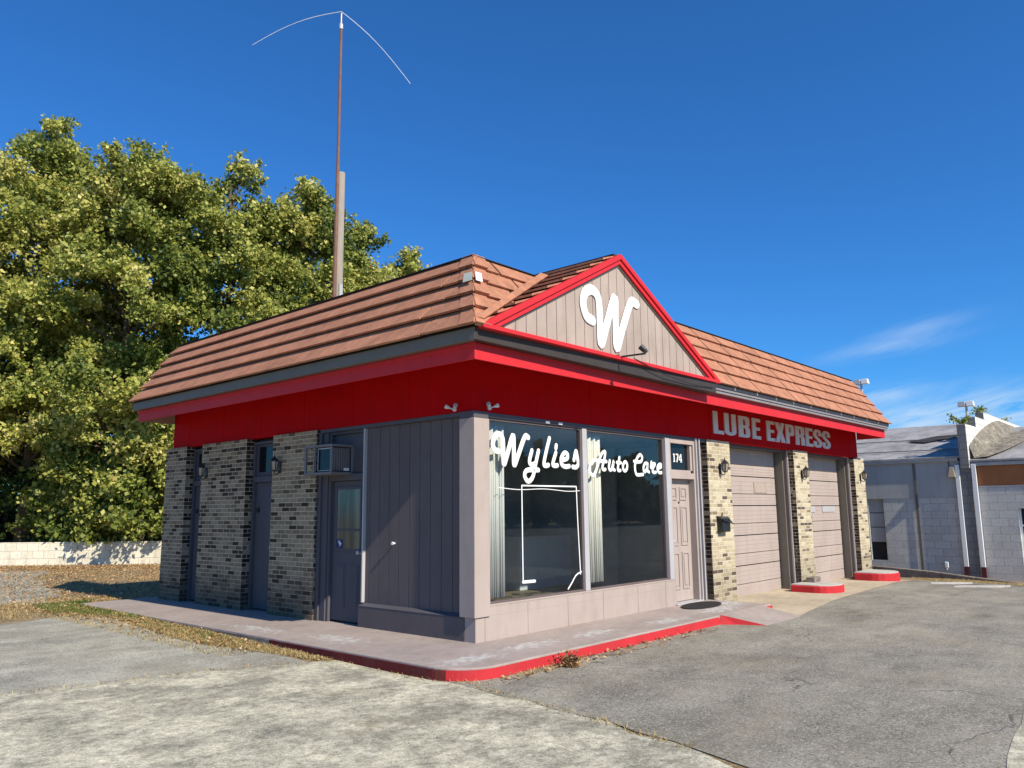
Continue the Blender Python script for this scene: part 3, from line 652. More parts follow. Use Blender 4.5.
for k_, (ch, a, b) in enumerate(SIGN):
    if k_ == 4: m.build('sign_lettering', 'signgrey', shop, recalc=False); m = MB()
    loops = glyph(ch); tri = tessellate_polygon([[Vector((p[0], p[1], 0)) for p in lp] for lp in loops]); flat = [p for lp in loops for p in lp]
    W3 = lambda p, y: (a + (b - a) * p[0], y, zl0 + (zl1 - zl0) * p[1])
    i0 = len(m.v); m.v += [W3(p, -.022) for p in flat]
    for t in tri: m.f.append(tuple(i0 + q for q in t)); m.mi.append(0)
    for lp in loops:
        for i in range(len(lp)):
            p, q = lp[i], lp[(i + 1) % len(lp)]; m.poly([W3(p, -.022), W3(q, -.022), W3(q, -.003), W3(p, -.003)])
m.build('sign_lettering', 'signgrey', shop, recalc=False)

# --- brick piers
def pier(mat, x0, x1, y0, y1, z0, z1):
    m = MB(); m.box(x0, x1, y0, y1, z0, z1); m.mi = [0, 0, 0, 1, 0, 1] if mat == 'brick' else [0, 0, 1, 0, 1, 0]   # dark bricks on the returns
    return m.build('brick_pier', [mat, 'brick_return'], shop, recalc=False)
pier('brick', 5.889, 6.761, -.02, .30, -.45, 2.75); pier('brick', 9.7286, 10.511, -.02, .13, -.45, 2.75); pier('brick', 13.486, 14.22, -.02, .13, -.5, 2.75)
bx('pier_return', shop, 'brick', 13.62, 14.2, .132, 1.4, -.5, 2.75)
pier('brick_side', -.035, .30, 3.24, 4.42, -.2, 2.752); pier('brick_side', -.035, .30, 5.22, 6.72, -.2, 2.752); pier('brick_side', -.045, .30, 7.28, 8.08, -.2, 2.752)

# --- front: header, post, sill wall, windows
m = MB(); m.box(.23, 5.86, -.006, .10, 2.69, 2.749); m.box(-.004, .10, .22, 3.2, 2.70, 2.749); m.box(-.03, .23, -.03, .22, 2.665, 2.749); m.build('header_trim', 'slate', shop, .003)
MB().box(-.036, .235, -.04, .22, .285, 2.663).build('corner_post', 'taupe', shop, .006)
m = MB(); m.box(0, 4.62, -.015, .16, -.1, .285); m.box(.236, 4.62, -.015, .16, .286, .395); m.cur = 1
for x in (.16, .95, 1.78, 2.6, 3.5, 4.3): m.box(x, x + .005, -.0165, -.014, 0, .388 if x > .3 else .28)
m.build('sill_wall', ['taupe', 'taupe_dark'], shop)
MB().box(.236, 4.60, -.02, .10, .396, .416).build('window_sill', 'taupe', shop, .004)
def window(x0, x1):
    w = MB(); w.box(x0, x0 + .03, .02, .09, .417, 2.688); w.box(x1 - .03, x1, .02, .09, .417, 2.688); w.box(x0 + .03, x1 - .03, .02, .09, .417, .44); w.box(x0 + .03, x1 - .03, .02, .09, 2.66, 2.688)
    f = w.build('shop_window', 'taupe_dark', shop, .003)
    bx('pane', f, 'glass', x0 + .03, x1 - .03, .052, .058, .44, 2.66); return f
w1 = window(.236, 2.22); w2 = window(2.33, 4.47)
MB().box(2.222, 2.328, .0, .10, .417, 2.688).build('mullion', 'metal', shop, .006)
m = MB(); m.box(4.472, 4.60, -.02, .12, .417, 2.688); m.build('mullion', 'metal', shop, .006)
for x in (1.38, 1.66): bx('header_clip', shop, 'white', x, x + .08, -.02, -.007, 2.70, 2.73)
GL = {'W': [(0.493, 2.276), (0.424, 2.293), (0.389, 2.358), (0.421, 2.449), (0.5, 2.495), (0.567, 2.453), (0.582, 2.352), (0.591, 2.124), (0.647, 2.217), (0.772, 2.495), (0.787, 2.309), (0.793, 2.116), (0.874, 2.248), (1.007, 2.488), (1.077, 2.49)], 'y1': [(1.149, 2.316), (1.099, 2.181), (1.132, 2.13), (1.214, 2.147)], 'y2': [(1.287, 2.321), (1.231, 2.164), (1.163, 1.974), (1.068, 1.909), (0.999, 1.97), (1.015, 2.034), (1.088, 2.06), (1.278, 2.064)], 'l': [(1.526, 2.504), (1.447, 2.308), (1.4, 2.154), (1.434, 2.127), (1.492, 2.138)], 'i': [(1.661, 2.312), (1.592, 2.161), (1.628, 2.134), (1.689, 2.14)], 'idot': [(1.674, 2.413), (1.665, 2.378)], 'e': [(1.788, 2.214), (1.912, 2.246), (1.92, 2.305), (1.852, 2.318), (1.78, 2.243), (1.786, 2.162), (1.86, 2.13), (1.956, 2.138)], 's': [(2.071, 2.232), (2.123, 2.358), (2.155, 2.259), (2.167, 2.176), (2.12, 2.13), (2.042, 2.131)]}
GC = {'A': [(2.869, 2.239), (2.719, 2.24), (2.578, 2.245), (2.483, 2.2), (2.439, 2.131), (2.453, 2.064), (2.515, 2.025), (2.575, 2.061), (2.645, 2.172), (2.71, 2.292), (2.773, 2.364), (2.844, 2.381), (2.826, 2.297), (2.776, 2.191), (2.764, 2.131), (2.797, 2.115), (2.835, 2.122)], 'u': [(2.956, 2.253), (2.932, 2.161), (2.952, 2.12), (3.004, 2.132), (3.063, 2.254), (3.032, 2.144), (3.078, 2.119)], 't': [(3.217, 2.313), (3.167, 2.148), (3.188, 2.115), (3.231, 2.12)], 'tbar': [(3.147, 2.236), (3.251, 2.235)], 'o': [(3.371, 2.255), (3.31, 2.203), (3.313, 2.138), (3.363, 2.115), (3.417, 2.156), (3.421, 2.221), (3.371, 2.255)], 'C': [(3.622, 2.272), (3.726, 2.265), (3.824, 2.28), (3.86, 2.341), (3.808, 2.383), (3.731, 2.343), (3.665, 2.259), (3.64, 2.178), (3.661, 2.091), (3.712, 2.063), (3.865, 2.073)], 'a': [(4.013, 2.25), (3.943, 2.251), (3.891, 2.194), (3.894, 2.134), (3.934, 2.121), (3.993, 2.175), (4.02, 2.25), (3.998, 2.145), (4.045, 2.119)], 'r': [(4.13, 2.278), (4.107, 2.193)], 'r2': [(4.127, 2.239), (4.211, 2.257), (4.231, 2.243), (4.165, 2.18), (4.159, 2.127), (4.207, 2.114), (4.251, 2.121)], 'e2': [(4.327, 2.185), (4.424, 2.211), (4.42, 2.25), (4.361, 2.247), (4.307, 2.2), (4.317, 2.14), (4.373, 2.115), (4.443, 2.12)]}
m = MB()
for kx, p in GL.items(): stroke(m, p, .040 if kx == 'W' else .034, .047, .004)
m.build('lettering', 'white', w1, smooth=True)
m = MB()
for kx, p in GC.items(): stroke(m, p, .0275, .047, .004, closed=(kx == 'o'))
m.build('lettering', 'white', w2, smooth=True)
m = MB()
for seg in ([(.936, 1.853), (2.11, 1.857)], [(.936, 1.853), (.939, .631)], [(.939, .628), (1.173, .624)], [(2.11, 1.857), (2.13, 1.3), (2.164, .651)]): stroke(m, seg, .010 if seg[0][1] > .7 else .02, .047, .0025)
stroke(m, [(.50, 1.82), (.9, 1.80), (1.4, 1.815), (1.9, 1.79), (2.19, 1.80)], .005, .0475, .002)
stroke(m, [(1.876, .47), (1.96, .545), (2.06, .64), (2.18, .68)], .011, .047, .0025)
m.build('taped_outline', 'white', w1, smooth=True)

# --- entrance door and transom
m = MB()
m.box(4.602, 4.665, .0, .20, .0, 2.688); m.box(5.42, 5.47, .0, .20, .0, 2.688); m.box(4.665, 5.42, .0, .20, 2.03, 2.13); m.box(4.665, 5.42, .0, .20, 2.62, 2.688); m.box(5.36, 5.42, .03, .20, 2.131, 2.62); m.box(4.665, 5.42, .03, .2, 2.131, 2.18)
m.build('door_frame', 'taupe', shop, .004)
m = MB(); m.box(5.471, 5.62, -.0, .22, -.0, 2.748); m.box(5.621, 5.70, .03, .22, 0, 2.748); m.build('door_jamb', 'taupe_dark', shop, .006)
m = MB(); m.box(5.47, 5.50, -.035, -.001, 0, 2.745); m.box(5.58, 5.612, -.035, -.001, 0, 2.745); m.build('door_jamb', 'metal', shop, .004)
bx('wall_infill', shop, 'taupe_dark', 5.701, 5.888, .10, .25, -.1, 2.748)
bx('door_threshold', shop, 'metal', 4.60, 5.47, -.05, .2, .0, .022, bevel=.004)
d = MB().box(4.668, 5.417, .115, .155, .03, 2.028).build('front_door', 'taupe', shop, .003)
def raised(xa, xb, za, zb, y): 
    q = MB(); q.hexa([(xa, y, za), (xb, y, za), (xb, y - .001, zb), (xa, y - .001, zb), (xa + .02, y - .012, za + .02), (xb - .02, y - .012, za + .02), (xb - .02, y - .012, zb - .02), (xa + .02, y - .012, zb - .02)]); return q
for za, zb in ((.22, .82), (.93, 1.58), (1.68, 1.90)):
    for xa, xb in ((4.76, 4.99), (5.08, 5.31)):
        q = MB(); q.box(xa, xb, .100, .115, za, za + .028); q.box(xa, xb, .100, .115, zb - .028, zb); q.box(xa, xa + .028, .100, .115, za + .028, zb - .028); q.box(xb - .028, xb, .100, .115, za + .028, zb - .028); q.box(xa + .06, xb - .06, .104, .115, za + .06, zb - .06); o = q.build('door_panel', 'taupe', d)
MB().lathe((5.05, .113, 1.64), [(.018, 0), (.018, .012), (.008, .016)], 10, (0, -1, 0)).build('peephole', 'black', d)
MB().lathe((4.735, .113, 1.0), [(.03, 0), (.03, .01), (.012, .012), (.012, .04), (.032, .05), (.032, .075), (.01, .085)], 12, (0, -1, 0)).build('door_knob', 'metal', d, smooth=True)
t = bx('transom_window', shop, 'darkglass', 4.666, 5.358, .085, .095, 2.182, 2.618)
m = MB()
y7 = .081; zz0, zz1 = 2.315, 2.455
def bar(p, q, w):
    p, q = Vector((p[0], 0, p[1])), Vector((q[0], 0, q[1])); tt = (q - p).normalized(); nn = Vector((-tt.z, 0, tt.x)) * w
    a = [p + nn, q + nn, q - nn, p - nn]; m.prism([(v.x, y7, v.z) for v in a], (0, -.004 - rng.random() * .001, 0))
bar((4.905, zz0), (4.905, zz1), .015); bar((4.875, zz0 + .008), (4.935, zz0 + .008), .008); bar((4.878, zz1 - .025), (4.892, zz1 - .005), .008)
bar((4.962, zz1 - .01), (5.045, zz1 - .01), .011); bar((5.04, zz1 - .021), (4.99, zz0), .014)
bar((5.135, zz0), (5.135, zz1), .014); bar((5.06, zz0 + .042), (5.165, zz0 + .042), .009); bar((5.065, zz0 + .05), (5.122, zz1 - .008), .009); bar((5.11, zz0 + .006), (5.16, zz0 + .006), .007)
m.build('house_number', 'white', t)

# --- garage doors
def garage(x0, x1, plates, z0):
    m = MB(); z = z0; zs_ = []
    top = 2.74; hs = (top - z0) / 5.0
    for i in range(5):
        za = z0 + hs * i; cut = za + hs * .40
        for a, b in ((za + .010, cut - .006), (cut + .006, za + hs - .010)):
            m.box(x0, x1, .375, .40, a, b)
            for j in range(1, 4):
                zz = a + (b - a) * j / 4; m.box(x0, x1, .3715, .375, zz - .012, zz + .012)
    g = m.build('garage_door', 'taupe', shop, .003)
    bx('door_backing', g, 'tar', x0, x1, .403, .42, z0, top)
    for (a, b, c, e, mt) in plates: bx('plate', g, mt, a, b, .36, .371, c, e, bevel=.003)
    return g
garage(6.762, 9.60, [(6.95, 7.55, 1.84, 2.05, 'taupe'), (8.55, 9.15, 1.84, 2.05, 'weathered')], -.155)
garage(10.512, 13.36, [(10.95, 11.75, 1.42, 1.56, 'metal'), (12.2, 13.0, 1.42, 1.56, 'metal')], -.19)
for xa, xb in ((9.60, 9.7275), (13.36, 13.485)):
    m = MB(); m.box(xa + .09, xb, .131, .40, -.4, 2.75); m.build('garage_jamb', 'taupe_dark', shop, .004)
    m = MB(); m.box(xa + .05, xa + .089, .20, .40, -.4, 2.75); m.build('garage_jamb', 'gutter', shop, .004)
    m = MB(); m.box(xb - .028, xb - .003, .10, .1308, -.3, 2.745); m.build('garage_jamb', 'metal', shop, .003)
m = MB(); m.box(6.762, 9.7, .13, .41, 2.70, 2.751); m.box(10.512, 13.485, .13, .41, 2.70, 2.751); m.build('garage_header', 'slate', shop)
bx('garage_jamb', shop, 'taupe_dark', 10.47, 10.511, .131, .40, -.4, 2.75)
bx('garage_jamb', shop, 'taupe_dark', 6.72, 6.7605, .31, .40, -.4, 2.75)

# --- left side: wood panel, plinth, doors
m = MB(); y = .225; r = random.Random(2)
while y < 2.14:
    y2 = min(y + .205, 2.15); m.box(.058, .085, y + .004, y2 - .004, .30, 2.698); y += .205
m.build('wood_panel', 'panelwood', shop, .003)
bx('panel_backing', shop, 'tar', .086, .11, .2, 2.2, .1, 2.74)
m = MB(); m.box(-.005, .075, .165, 1.30, -.1, .272); m.box(-.005, .075, 1.306, 2.21, -.1, .272); m.build('plinth', 'panelwood', shop, .004)
MB().hexa([(-.008, .17, .273), (.04, .17, .273), (.04, 2.21, .273), (-.008, 2.21, .273), (-.006, .17, .280), (.056, .17, .315), (.056, 2.21, .315), (-.006, 2.21, .280)]).build('plinth', 'slate', shop)
bx('panel_trim', shop, 'metal', .01, .076, 2.152, 2.178, .32, 2.698, bevel=.003)
MB().lathe((.058, 1.53, 1.12), [(.012, 0), (.012, .03), (.022, .032), (.022, .05)], 10, (-1, 0, 0)).build('hose_bib', 'white', shop)
def side_door(y0, y1, x, glassy=False, zt_=2.0, tz=(2.12, 2.66), pier_y=None):
    m = MB()
    m.box(x - .05, x + .06, y0 - .05, y0, 0, 2.70); m.box(x - .05, x + .06, y1, y1 + .05, 0, 2.70); m.box(x - .05, x + .06, y0, y1, zt_ + .005, zt_ + .10); m.box(x - .05, x + .06, y0, y1, tz[1], 2.70)
    m.build('door_frame', 'slate', shop, .004)
    d = bx('side_door', shop, 'slate', x, x + .04, y0 + .006, y1 - .006, .03, zt_, bevel=.003)
    return d
bx('wall_infill', shop, 'slate', .20, .29, 2.2, 8.05, -.1, 2.75)
d3 = side_door(2.24, 2.98, .10, zt_=1.98)
bx('door_frame', shop, 'slate', .03, .16, 3.032, 3.238, 0, 2.70, bevel=.006)
bx('door_frame', shop, 'slate', .0, .03, 3.16, 3.236, 0, 2.70, bevel=.004)
bx('door_frame', shop, 'slate', .055, .16, 2.179, 2.189, 0, 2.70)
gl3 = MB().box(.092, .099, 2.33, 2.86, 1.02, 1.86).build('door_window', 'doorglass', d3, .002)
m = MB(); m.box(.084, .0995, 2.295, 2.33, .985, 1.895); m.box(.084, .0995, 2.86, 2.895, .985, 1.895); m.box(.084, .0995, 2.33, 2.86, .985, 1.02); m.box(.084, .0995, 2.33, 2.86, 1.86, 1.895); m.box(.083, .0915, 2.33, 2.86, 1.27, 1.30); m.build('window_frame', 'slate', gl3, .003)
st = bx('notice', gl3, 'blue', .086, .0915, 2.72, 2.85, 1.03, 1.15)
m = MB()
for (a, b) in (((2.76, 1.07), (2.81, 1.12)), ((2.745, 1.085), (2.795, 1.135)), ((2.78, 1.06), (2.74, 1.10))):
    p, q = Vector((0, *a)), Vector((0, *b)); nn = Vector((0, -(q - p).z, (q - p).y)).normalized() * .007
    m.prism([(.086, v.y, v.z) for v in (p + nn, q + nn, q - nn, p - nn)], (-.002 - .0006 * len(m.f) / 6, 0, 0))
m.build('notice_mark', 'white', gl3)
for ya, yb_ in ((2.34, 2.57), (2.65, 2.87)):
    bx('door_panel', d3, 'slate', .094, .10, ya, yb_, .22, .82, bevel=.004); bx('door_panel', d3, 'slate', .088, .094, ya + .03, yb_ - .03, .25, .79, bevel=.004)
MB().lathe((.1, 2.30, .98), [(.028, 0), (.028, .01), (.011, .012), (.011, .04), (.03, .05), (.03, .07), (.01, .08)], 12, (-1, 0, 0)).build('door_knob', 'metal', d3, smooth=True)
bx('transom_panel', shop, 'slate', .11, .14, 2.24, 3.0, 2.09, 2.66)
for (ya, yb_) in ((4.48, 5.16), (6.78, 7.22)):
    dd = side_door(ya, yb_, .14, zt_=2.03)
    tp = bx('transom_window', shop, 'darkglass', .15, .165, ya + .05, yb_ - .05, 2.20, 2.62)
    m = MB(); m.box(.13, .17, ya + .001, ya + .05, 2.135, 2.655); m.box(.13, .17, yb_ - .05, yb_ - .001, 2.135, 2.655); m.box(.13, .17, ya + .05, yb_ - .05, 2.135, 2.2); m.box(.13, .17, ya + .05, yb_ - .05, 2.62, 2.655); m.build('window_frame', 'slate', tp, .003)
    bx('door_latch', dd, 'black', .11, .139, yb_ - .12, yb_ - .06, 1.55, 1.62); m = MB(); m.lathe((.14, ya + .1, 1.0), [(.028, 0), (.028, .01), (.011, .012), (.011, .04), (.03, .05), (.03, .07), (.01, .08)], 10, (-1, 0, 0)); m.build('door_knob', 'metal', dd)

# --- interior seen through the shop windows
m = MB(); m.box(.13, 6.65, .31, 4.4, .02, .05); m.box(.13, 4.6, .17, .31, .02, .05); m.build('interior_floor', 'infloor', shop)
m = MB(); m.box(.11, 6.7, 4.4, 4.5, .0, 2.75); m.box(6.66, 6.72, .42, 4.4, 0, 2.75); m.box(.30, .33, 2.2, 4.4, 0, 2.75); m.build('interior_wall', 'inwall', shop)
bx('interior_ceiling', shop, 'inwall', .12, 6.65, .13, 4.45, 2.755, 2.79)
bx('interior_wall', shop, 'inwall', 6.25, 6.31, 2.2, 4.4, .05, 2.75)
ct = thing('shop_counter', 'pale grey counter standing inside behind the lettered corner window', 'counter', (5.3, 3.25, .05))
bx('body', ct, 'inpale', -.75, .85, 0, .55, 0, .95, bevel=.01); bx('top', ct, 'inpale', -.8, .9, -.04, .6, .952, .99, bevel=.006)
sh = thing('wall_shelf', 'pale shelf on the dark back wall inside the corner window', 'shelf', (5.2, 4.2, 0))
for z in (1.45, 1.75): bx('board', sh, 'inpale', -.8, .7, 0, .19, z, z + .03)
m = MB(); m.box(-.8, -.77, .02, .19, 1.2, 2.1); m.build('bracket', 'inpale', sh)
def curtain(x0, x1, y, name, mat, lab, folds, z0=.44, z1=2.62, amp=.035):
    m = MB(); n = folds * 8; top = []; P = []
    for i in range(n + 1):
        t = i / n; P.append((x0 + (x1 - x0) * t, y + amp * math.sin(t * folds * 2 * math.pi) + amp * .3 * math.sin(t * folds * 5.1)))
    for i in range(n):
        (a, b), (c, e) = P[i], P[i + 1]; m.poly([(a, b, z0), (c, e, z0), (c, e, z1), (a, b, z1)])
    o = m.build(name, mat, None, smooth=True); so = o.modifiers.new('cloth', 'SOLIDIFY'); so.thickness = .004; return tag(o, lab, 'curtain', 'curtains inside the shop windows')
curtain(.29, .72, .17, 'curtain', 'curtain', 'bright white curtain hanging inside the window beside the corner post', 4, .46)
curtain(2.47, 2.86, .16, 'curtain', 'curtain2', 'cream curtain hanging inside beside the middle window mullion', 3, .50)

# ---------------------------------------------------------------- wall lanterns
def lantern(lab, loc, face):
    """face: outward wall normal ('x' means -x, 'y' means -y)"""
    t = thing('wall_lantern', lab, 'wall lamp', loc, 'black wall lanterns on the brick piers')
    rot = 0 if face == 'y' else -math.pi / 2
    t.rotation_euler = (0, 0, rot); t.scale = (.88, .88, .88)
    MB().box(-.04, .04, -.02, 0, -.10, .10).build('back_plate', 'black', t, .006)
    MB().tube([(0, -.01, -.06), (0, -.06, -.13), (0, -.11, -.11), (0, -.12, -.06)], .011, 6).build('bracket', 'black', t)
    c = (0, -.12, 0)
    m = MB(); m.lathe(c, [(.035, -.07), (.05, -.06), (.05, -.052)], 6); m.lathe(c, [(.085, .10), (.075, .125), (.03, .165), (.012, .185), (.012, .21)], 6)
    for j in range(6):
        a = 2 * math.pi * j / 6; ax = Vector((0, 0, 1)).orthogonal().normalized(); bb = Vector((0, 0, 1)).cross(ax); dd = ax * math.cos(a) + bb * math.sin(a)
        m.tube([Vector(c) + dd * .05 + Vector((0, 0, -.055)), Vector(c) + dd * .078 + Vector((0, 0, .10))], .006, 4)
    m.build('cage', 'black', t)
    MB().lathe(c, [(.045, -.051), (.070, .099)], 6).build('lamp_glass', 'lampglass', t)
    return t
lantern('black wall lantern on brick pier above the mailbox', (6.33, -.02, 2.24), 'y')
lantern('black wall lantern on brick pier between the two garage doors', (10.10, -.02, 2.24), 'y')
lantern('black wall lantern on the end pier beside the alley', (13.86, -.02, 2.27), 'y')
lantern('black wall lantern on shaded brick beside the air conditioner', (-.035, 4.20, 2.24), 'x')
lantern('black wall lantern on shaded brick at the far door', (-.035, 6.52, 2.24), 'x')

# flood light pairs at the corner
def flood(lab, loc, face):
    t = thing('flood_light', lab, 'flood light', loc, 'twin flood lights on the red band'); t.rotation_euler = (0, 0, 0 if face == 'y' else -math.pi / 2); t.scale = (.8, .8, .8)
    MB().lathe((0, 0, 0), [(.04, 0), (.04, .02), (.02, .03)], 12, (0, -1, 0)).build('base', 'signgrey', t)
    for s in (-1, 1):
        ax = Vector((s * .75, -.55, .35)).normalized(); p = Vector((s * .02, -.03, 0)); q = p + ax * .05
        h = MB(); h.tube([p, q], .012, 6); h.lathe(q, [(.016, 0), (.022, .02), (.034, .05), (.034, .075)], 12, ax); h.build('lamp_head', 'signgrey', t)
        MB().lathe(q + ax * .075, [(.030, .001), (.026, .006)], 12, ax).build('lens', 'lampglass', t)
flood('white twin flood light on the shaded band left of the corner', (0, .33, 2.80), 'x')
flood('white twin flood light on the red band above the corner window', (.27, 0, 2.81), 'y')

# arm light on the gable
t = thing('sign_light', 'black spotlight on a long arm below the white gable emblem', 'spotlight', (1.97, gy + .02, 3.60))
m = MB(); m.lathe((0, 0, -.02), [(.04, 0), (.04, .02), (.015, .03)], 10, (0, -1, 0)); m.build('mount', 'black', t)
MB().tube([(0, 0, -.02), (0, -.25, -.025), (0, -.43, -.03)], .013, 8).build('arm', 'black', t)
m = MB(); m.tube([(0, -.43, -.04), (0, -.43, .01)], .016, 8); m.lathe((0.03, -.45, -.01), [(.025, 0), (.036, .04), (.04, .09), (.04, .12)], 12, (-.35, .55, .65)); m.build('lamp_head', 'black', t)
MB().tube([(2.25, gy - .055, 3.60), (2.6, gy - .058, 3.54), (3.1, gy - .06, 3.46), (3.9, gy - .04, 3.42), (4.6, gy - .03, 3.44)], .006, 5).build('arm_shadow_line', 'black', shop)  # thin dark tube drawing the arm lamp's shadow line along the fascia

# air conditioner
t = thing('air_conditioner', 'grey boxed window air conditioner above the half glazed side door', 'air conditioner', (-.28, 2.52, 2.07))
# local: x out of wall is negative, y along wall
m = MB(); m.box(0, .40, 0, .66, 0, .03); m.box(0, .40, 0, .66, .39, .42); m.box(0, .03, 0, .035, .031, .389); m.box(0, .03, .625, .66, .031, .389); m.box(.36, .40, 0, .035, .031, .389); m.box(.36, .40, .625, .66, .031, .389); m.box(.0, .03, .41, .44, .031, .389); m.build('housing', 'acbox', t, .004)
m = MB(); m.box(.06, .39, .05, .40, .032, .388); m.build('cabinet', 'darkpanel', t, .004)
m = MB(); m.box(.05, .06, .06, .40, .05, .06); m.box(.05, .06, .06, .40, .36, .375); m.box(.05, .06, .385, .40, .06, .36); m.build('window_trim', 'metal', t)
bx('front_panel', t, 'darkglass', .053, .0595, .065, .384, .062, .358)
m = MB()
for i in range(7): m.box(.07 + i * .04, .095 + i * .04, .036, .05, .05, .37)
m.build('side_louvre', 'acbox', t)
bx('rating_label', t, 'white', .24, .33, .028, .036, .05, .09)

# mailbox
t = thing('mailbox', 'black wall mailbox with lifted lid on the brick pier by the entrance', 'mailbox', (6.12, -.02, 1.12))
MB().box(0, .30, -.11, 0, 0, .24).build('box', 'blackpl', t, .008)
MB().hexa([(-.01, -.15, .20), (.44, -.12, .12), (.44, -.11, .13), (-.01, -.14, .21), (-.01, -.0, .27), (.44, -.0, .255), (.44, -.0, .265), (-.01, -.0, .28)]).build('lid', 'metal' if False else 'blackpl', t, .003)
MB().tube([(.18, -.02, .28), (.18, -.03, .34)], .012, 6).build('flag', 'rust', t)
# door mat
m = MB(); m.lathe((0, 0, 0), [(1, 0), (1, 1), (.96, 1.2)], 32); o = m.build('door_mat', 'rubber'); o.location = (4.84, -.34, .001); o.scale = (.56, .25, .014); o.rotation_euler = (0, 0, .1)
tag(o, 'black oval rubber mat in front of the entrance door', 'door mat')

# ---------------------------------------------------------------- pole, mast, lamp posts
px, py = 4.43, 9.02
t = thing('utility_pole', 'weathered wooden pole rising behind the shop roof', 'pole', (px, py, 0))
MB().tube([(0, 0, -.3), (0, 0, 5), (.01, .01, 10.05)], [.14, .125, .105], 14).build('pole_shaft', 'polewood', t, smooth=True)
m = MB(); m.box(-.05, .05, -.13, -.10, 6.4, 7.1); m.build('conduit', 'metal', t)
t = thing('antenna_mast', 'thin rusty antenna mast with two drooping white whips', 'antenna', (px - .135, py - .04, 0))
MB().tube([(0, 0, 0), (0, 0, 7.5), (.01, .0, 10.5), (.0, 0, 14.1)], [.055, .05, .042, .035], 8).build('mast', 'rust', t)
m = MB(); m.lathe((0, 0, 13.95), [(.05, 0), (.05, .12), (.02, .2), (.02, .45)], 8); m.build('mast_head', 'metal', t)
loc = Vector((px - .135, py - .04, 0)); top = Vector((0, 0, 14.45))
eL = Vector((2.85, 10.82, 13.62)) - loc; eR = Vector((5.7, 7.85, 12.57)) - loc
def droop(a, b, sag): return [a.lerp(b, i / 10) + Vector((0, 0, sag * math.sin(math.pi * i / 10))) for i in range(11)]
MB().tube(droop(top, eL, .17), [.009] * 5 + [.007] * 6, 6).build('whip', 'whip', t); MB().tube(droop(top, eR, .16), [.009] * 5 + [.007] * 6, 6).build('whip', 'whip', t)
def lot_lamp(x, y, z, lab):
    t = thing('lamp_post', lab, 'lamp post', (x, y, -.4), 'parking lot lamp posts beyond the buildings')
    h = z + .4
    MB().tube([(0, 0, 0), (0, 0, h)], [.10, .07], 8).build('post', 'metal', t)
    for s in (-1, 1):
        m = MB(); m.hexa([(-.2, s * .02 if s > 0 else -.46, h), (.2, s * .02 if s > 0 else -.46, h), (.2, .46 if s > 0 else -.02, h), (-.2, .46 if s > 0 else -.02, h), (-.14, .05 if s > 0 else -.42, h + .32), (.14, .05 if s > 0 else -.42, h + .32), (.14, .42 if s > 0 else -.05, h + .32), (-.14, .42 if s > 0 else -.05, h + .32)])
        m.build('lamp_head', 'metal' if s > 0 else 'whip', t, .02)
lot_lamp(44.75, 9.45, 9.2, 'twin head lamp post showing above the far end of the shop roof')
lot_lamp(49.3, 4.63, 7.75, 'twin head lamp post standing behind the parapet of the neighbouring building')

# ---------------------------------------------------------------- neighbouring building
nb = thing('block_building', 'low grey painted block building with parapet across the alley', 'building', (17, 0, -.38))
NX = 17.0; zb = -.6
def nbx(name, mat, *b, bevel=0.0):
    return bx(name, nb, mat, b[0] - 17, b[1] - 17, b[2], b[3], b[4] + .38, b[5] + .38, bevel=bevel)
# left bay: block below, siding above
nbx('block_wall', 'block', NX, NX + .25, -1.6, .42, zb, 1.75); nbx('block_wall', 'block', NX, NX + .25, .84, 9.0, zb, 1.75); nbx('block_wall', 'block', NX, NX + .25, .42, .84, zb, .05)
nbx('siding', 'siding', NX - .015, NX + .2, -1.6, 9.0, 1.752, 2.72)
nbx('seam_strip', 'gutter', NX - .03, NX - .016, -.50, -.43, zb, 2.70)
for z in (.9, 1.3): pass
wd = nbx('panel_door', 'siding', NX + .08, NX + .12, .42, .84, .55, 1.75)
for z in (.95, 1.35): bx('panel_line', wd, 'tar', .075, .08, .42, .84, z + .38, z + .40)
nbx('dark_opening', 'tar', NX + .12, NX + .16, .42, .84, .05, .55)
# right bay
nbx('block_wall', 'block', NX, NX + .25, -2.83, -1.86, zb, 2.05); nbx('block_wall', 'block', NX, NX + .25, -6.2, -2.83, zb, -.05); nbx('block_wall', 'block', NX, NX + .25, -6.2, -2.83, 1.45, 2.05)
nbx('block_wall', 'block', NX, NX + .25, -6.2, -4.0, -.05, 1.45)
wn = nbx('side_window', 'darkglass', NX + .1, NX + .13, -4.0, -2.83, -.05, 1.45)
m = MB()
for z in (.3, .68, 1.05): m.box(.085, .1, -4.0, -2.83, z + .33, z + .37)
for yy in (-2.88, -3.4, -4.0): m.box(.08, .1, yy, yy + .05, .33, 1.83)
m.build('window_frame', 'white', wn)
nbx('plywood_board', 'ply', NX - .02, NX + .2, -6.2, -1.95, 2.06, 2.56)
# pilaster, downspouts, gutters
nbx('pilaster', 'parapet_end_shade', NX - .04, NX + .25, -1.86, -1.60, zb, 2.515)
for y0, lab in ((-1.60, 0), (-1.99, 1)):
    ds = nbx('downspout', 'white', NX - .10, NX - .042, y0, y0 + .11, -.05, 2.62, bevel=.01)
    bx('painted_foot', ds, 'rustfoot', -.102, -.040, y0 - .002, y0 + .112, zb + .38, .328)
m = MB(); m.box(-.085, .05, -1.58, 9.0, 3.10, 3.20); m.build('gutter', 'siding', nb, .02)
m = MB(); m.box(-.085, .05, -6.2, -1.88, 2.95, 3.05); m.build('gutter', 'siding', nb, .02)
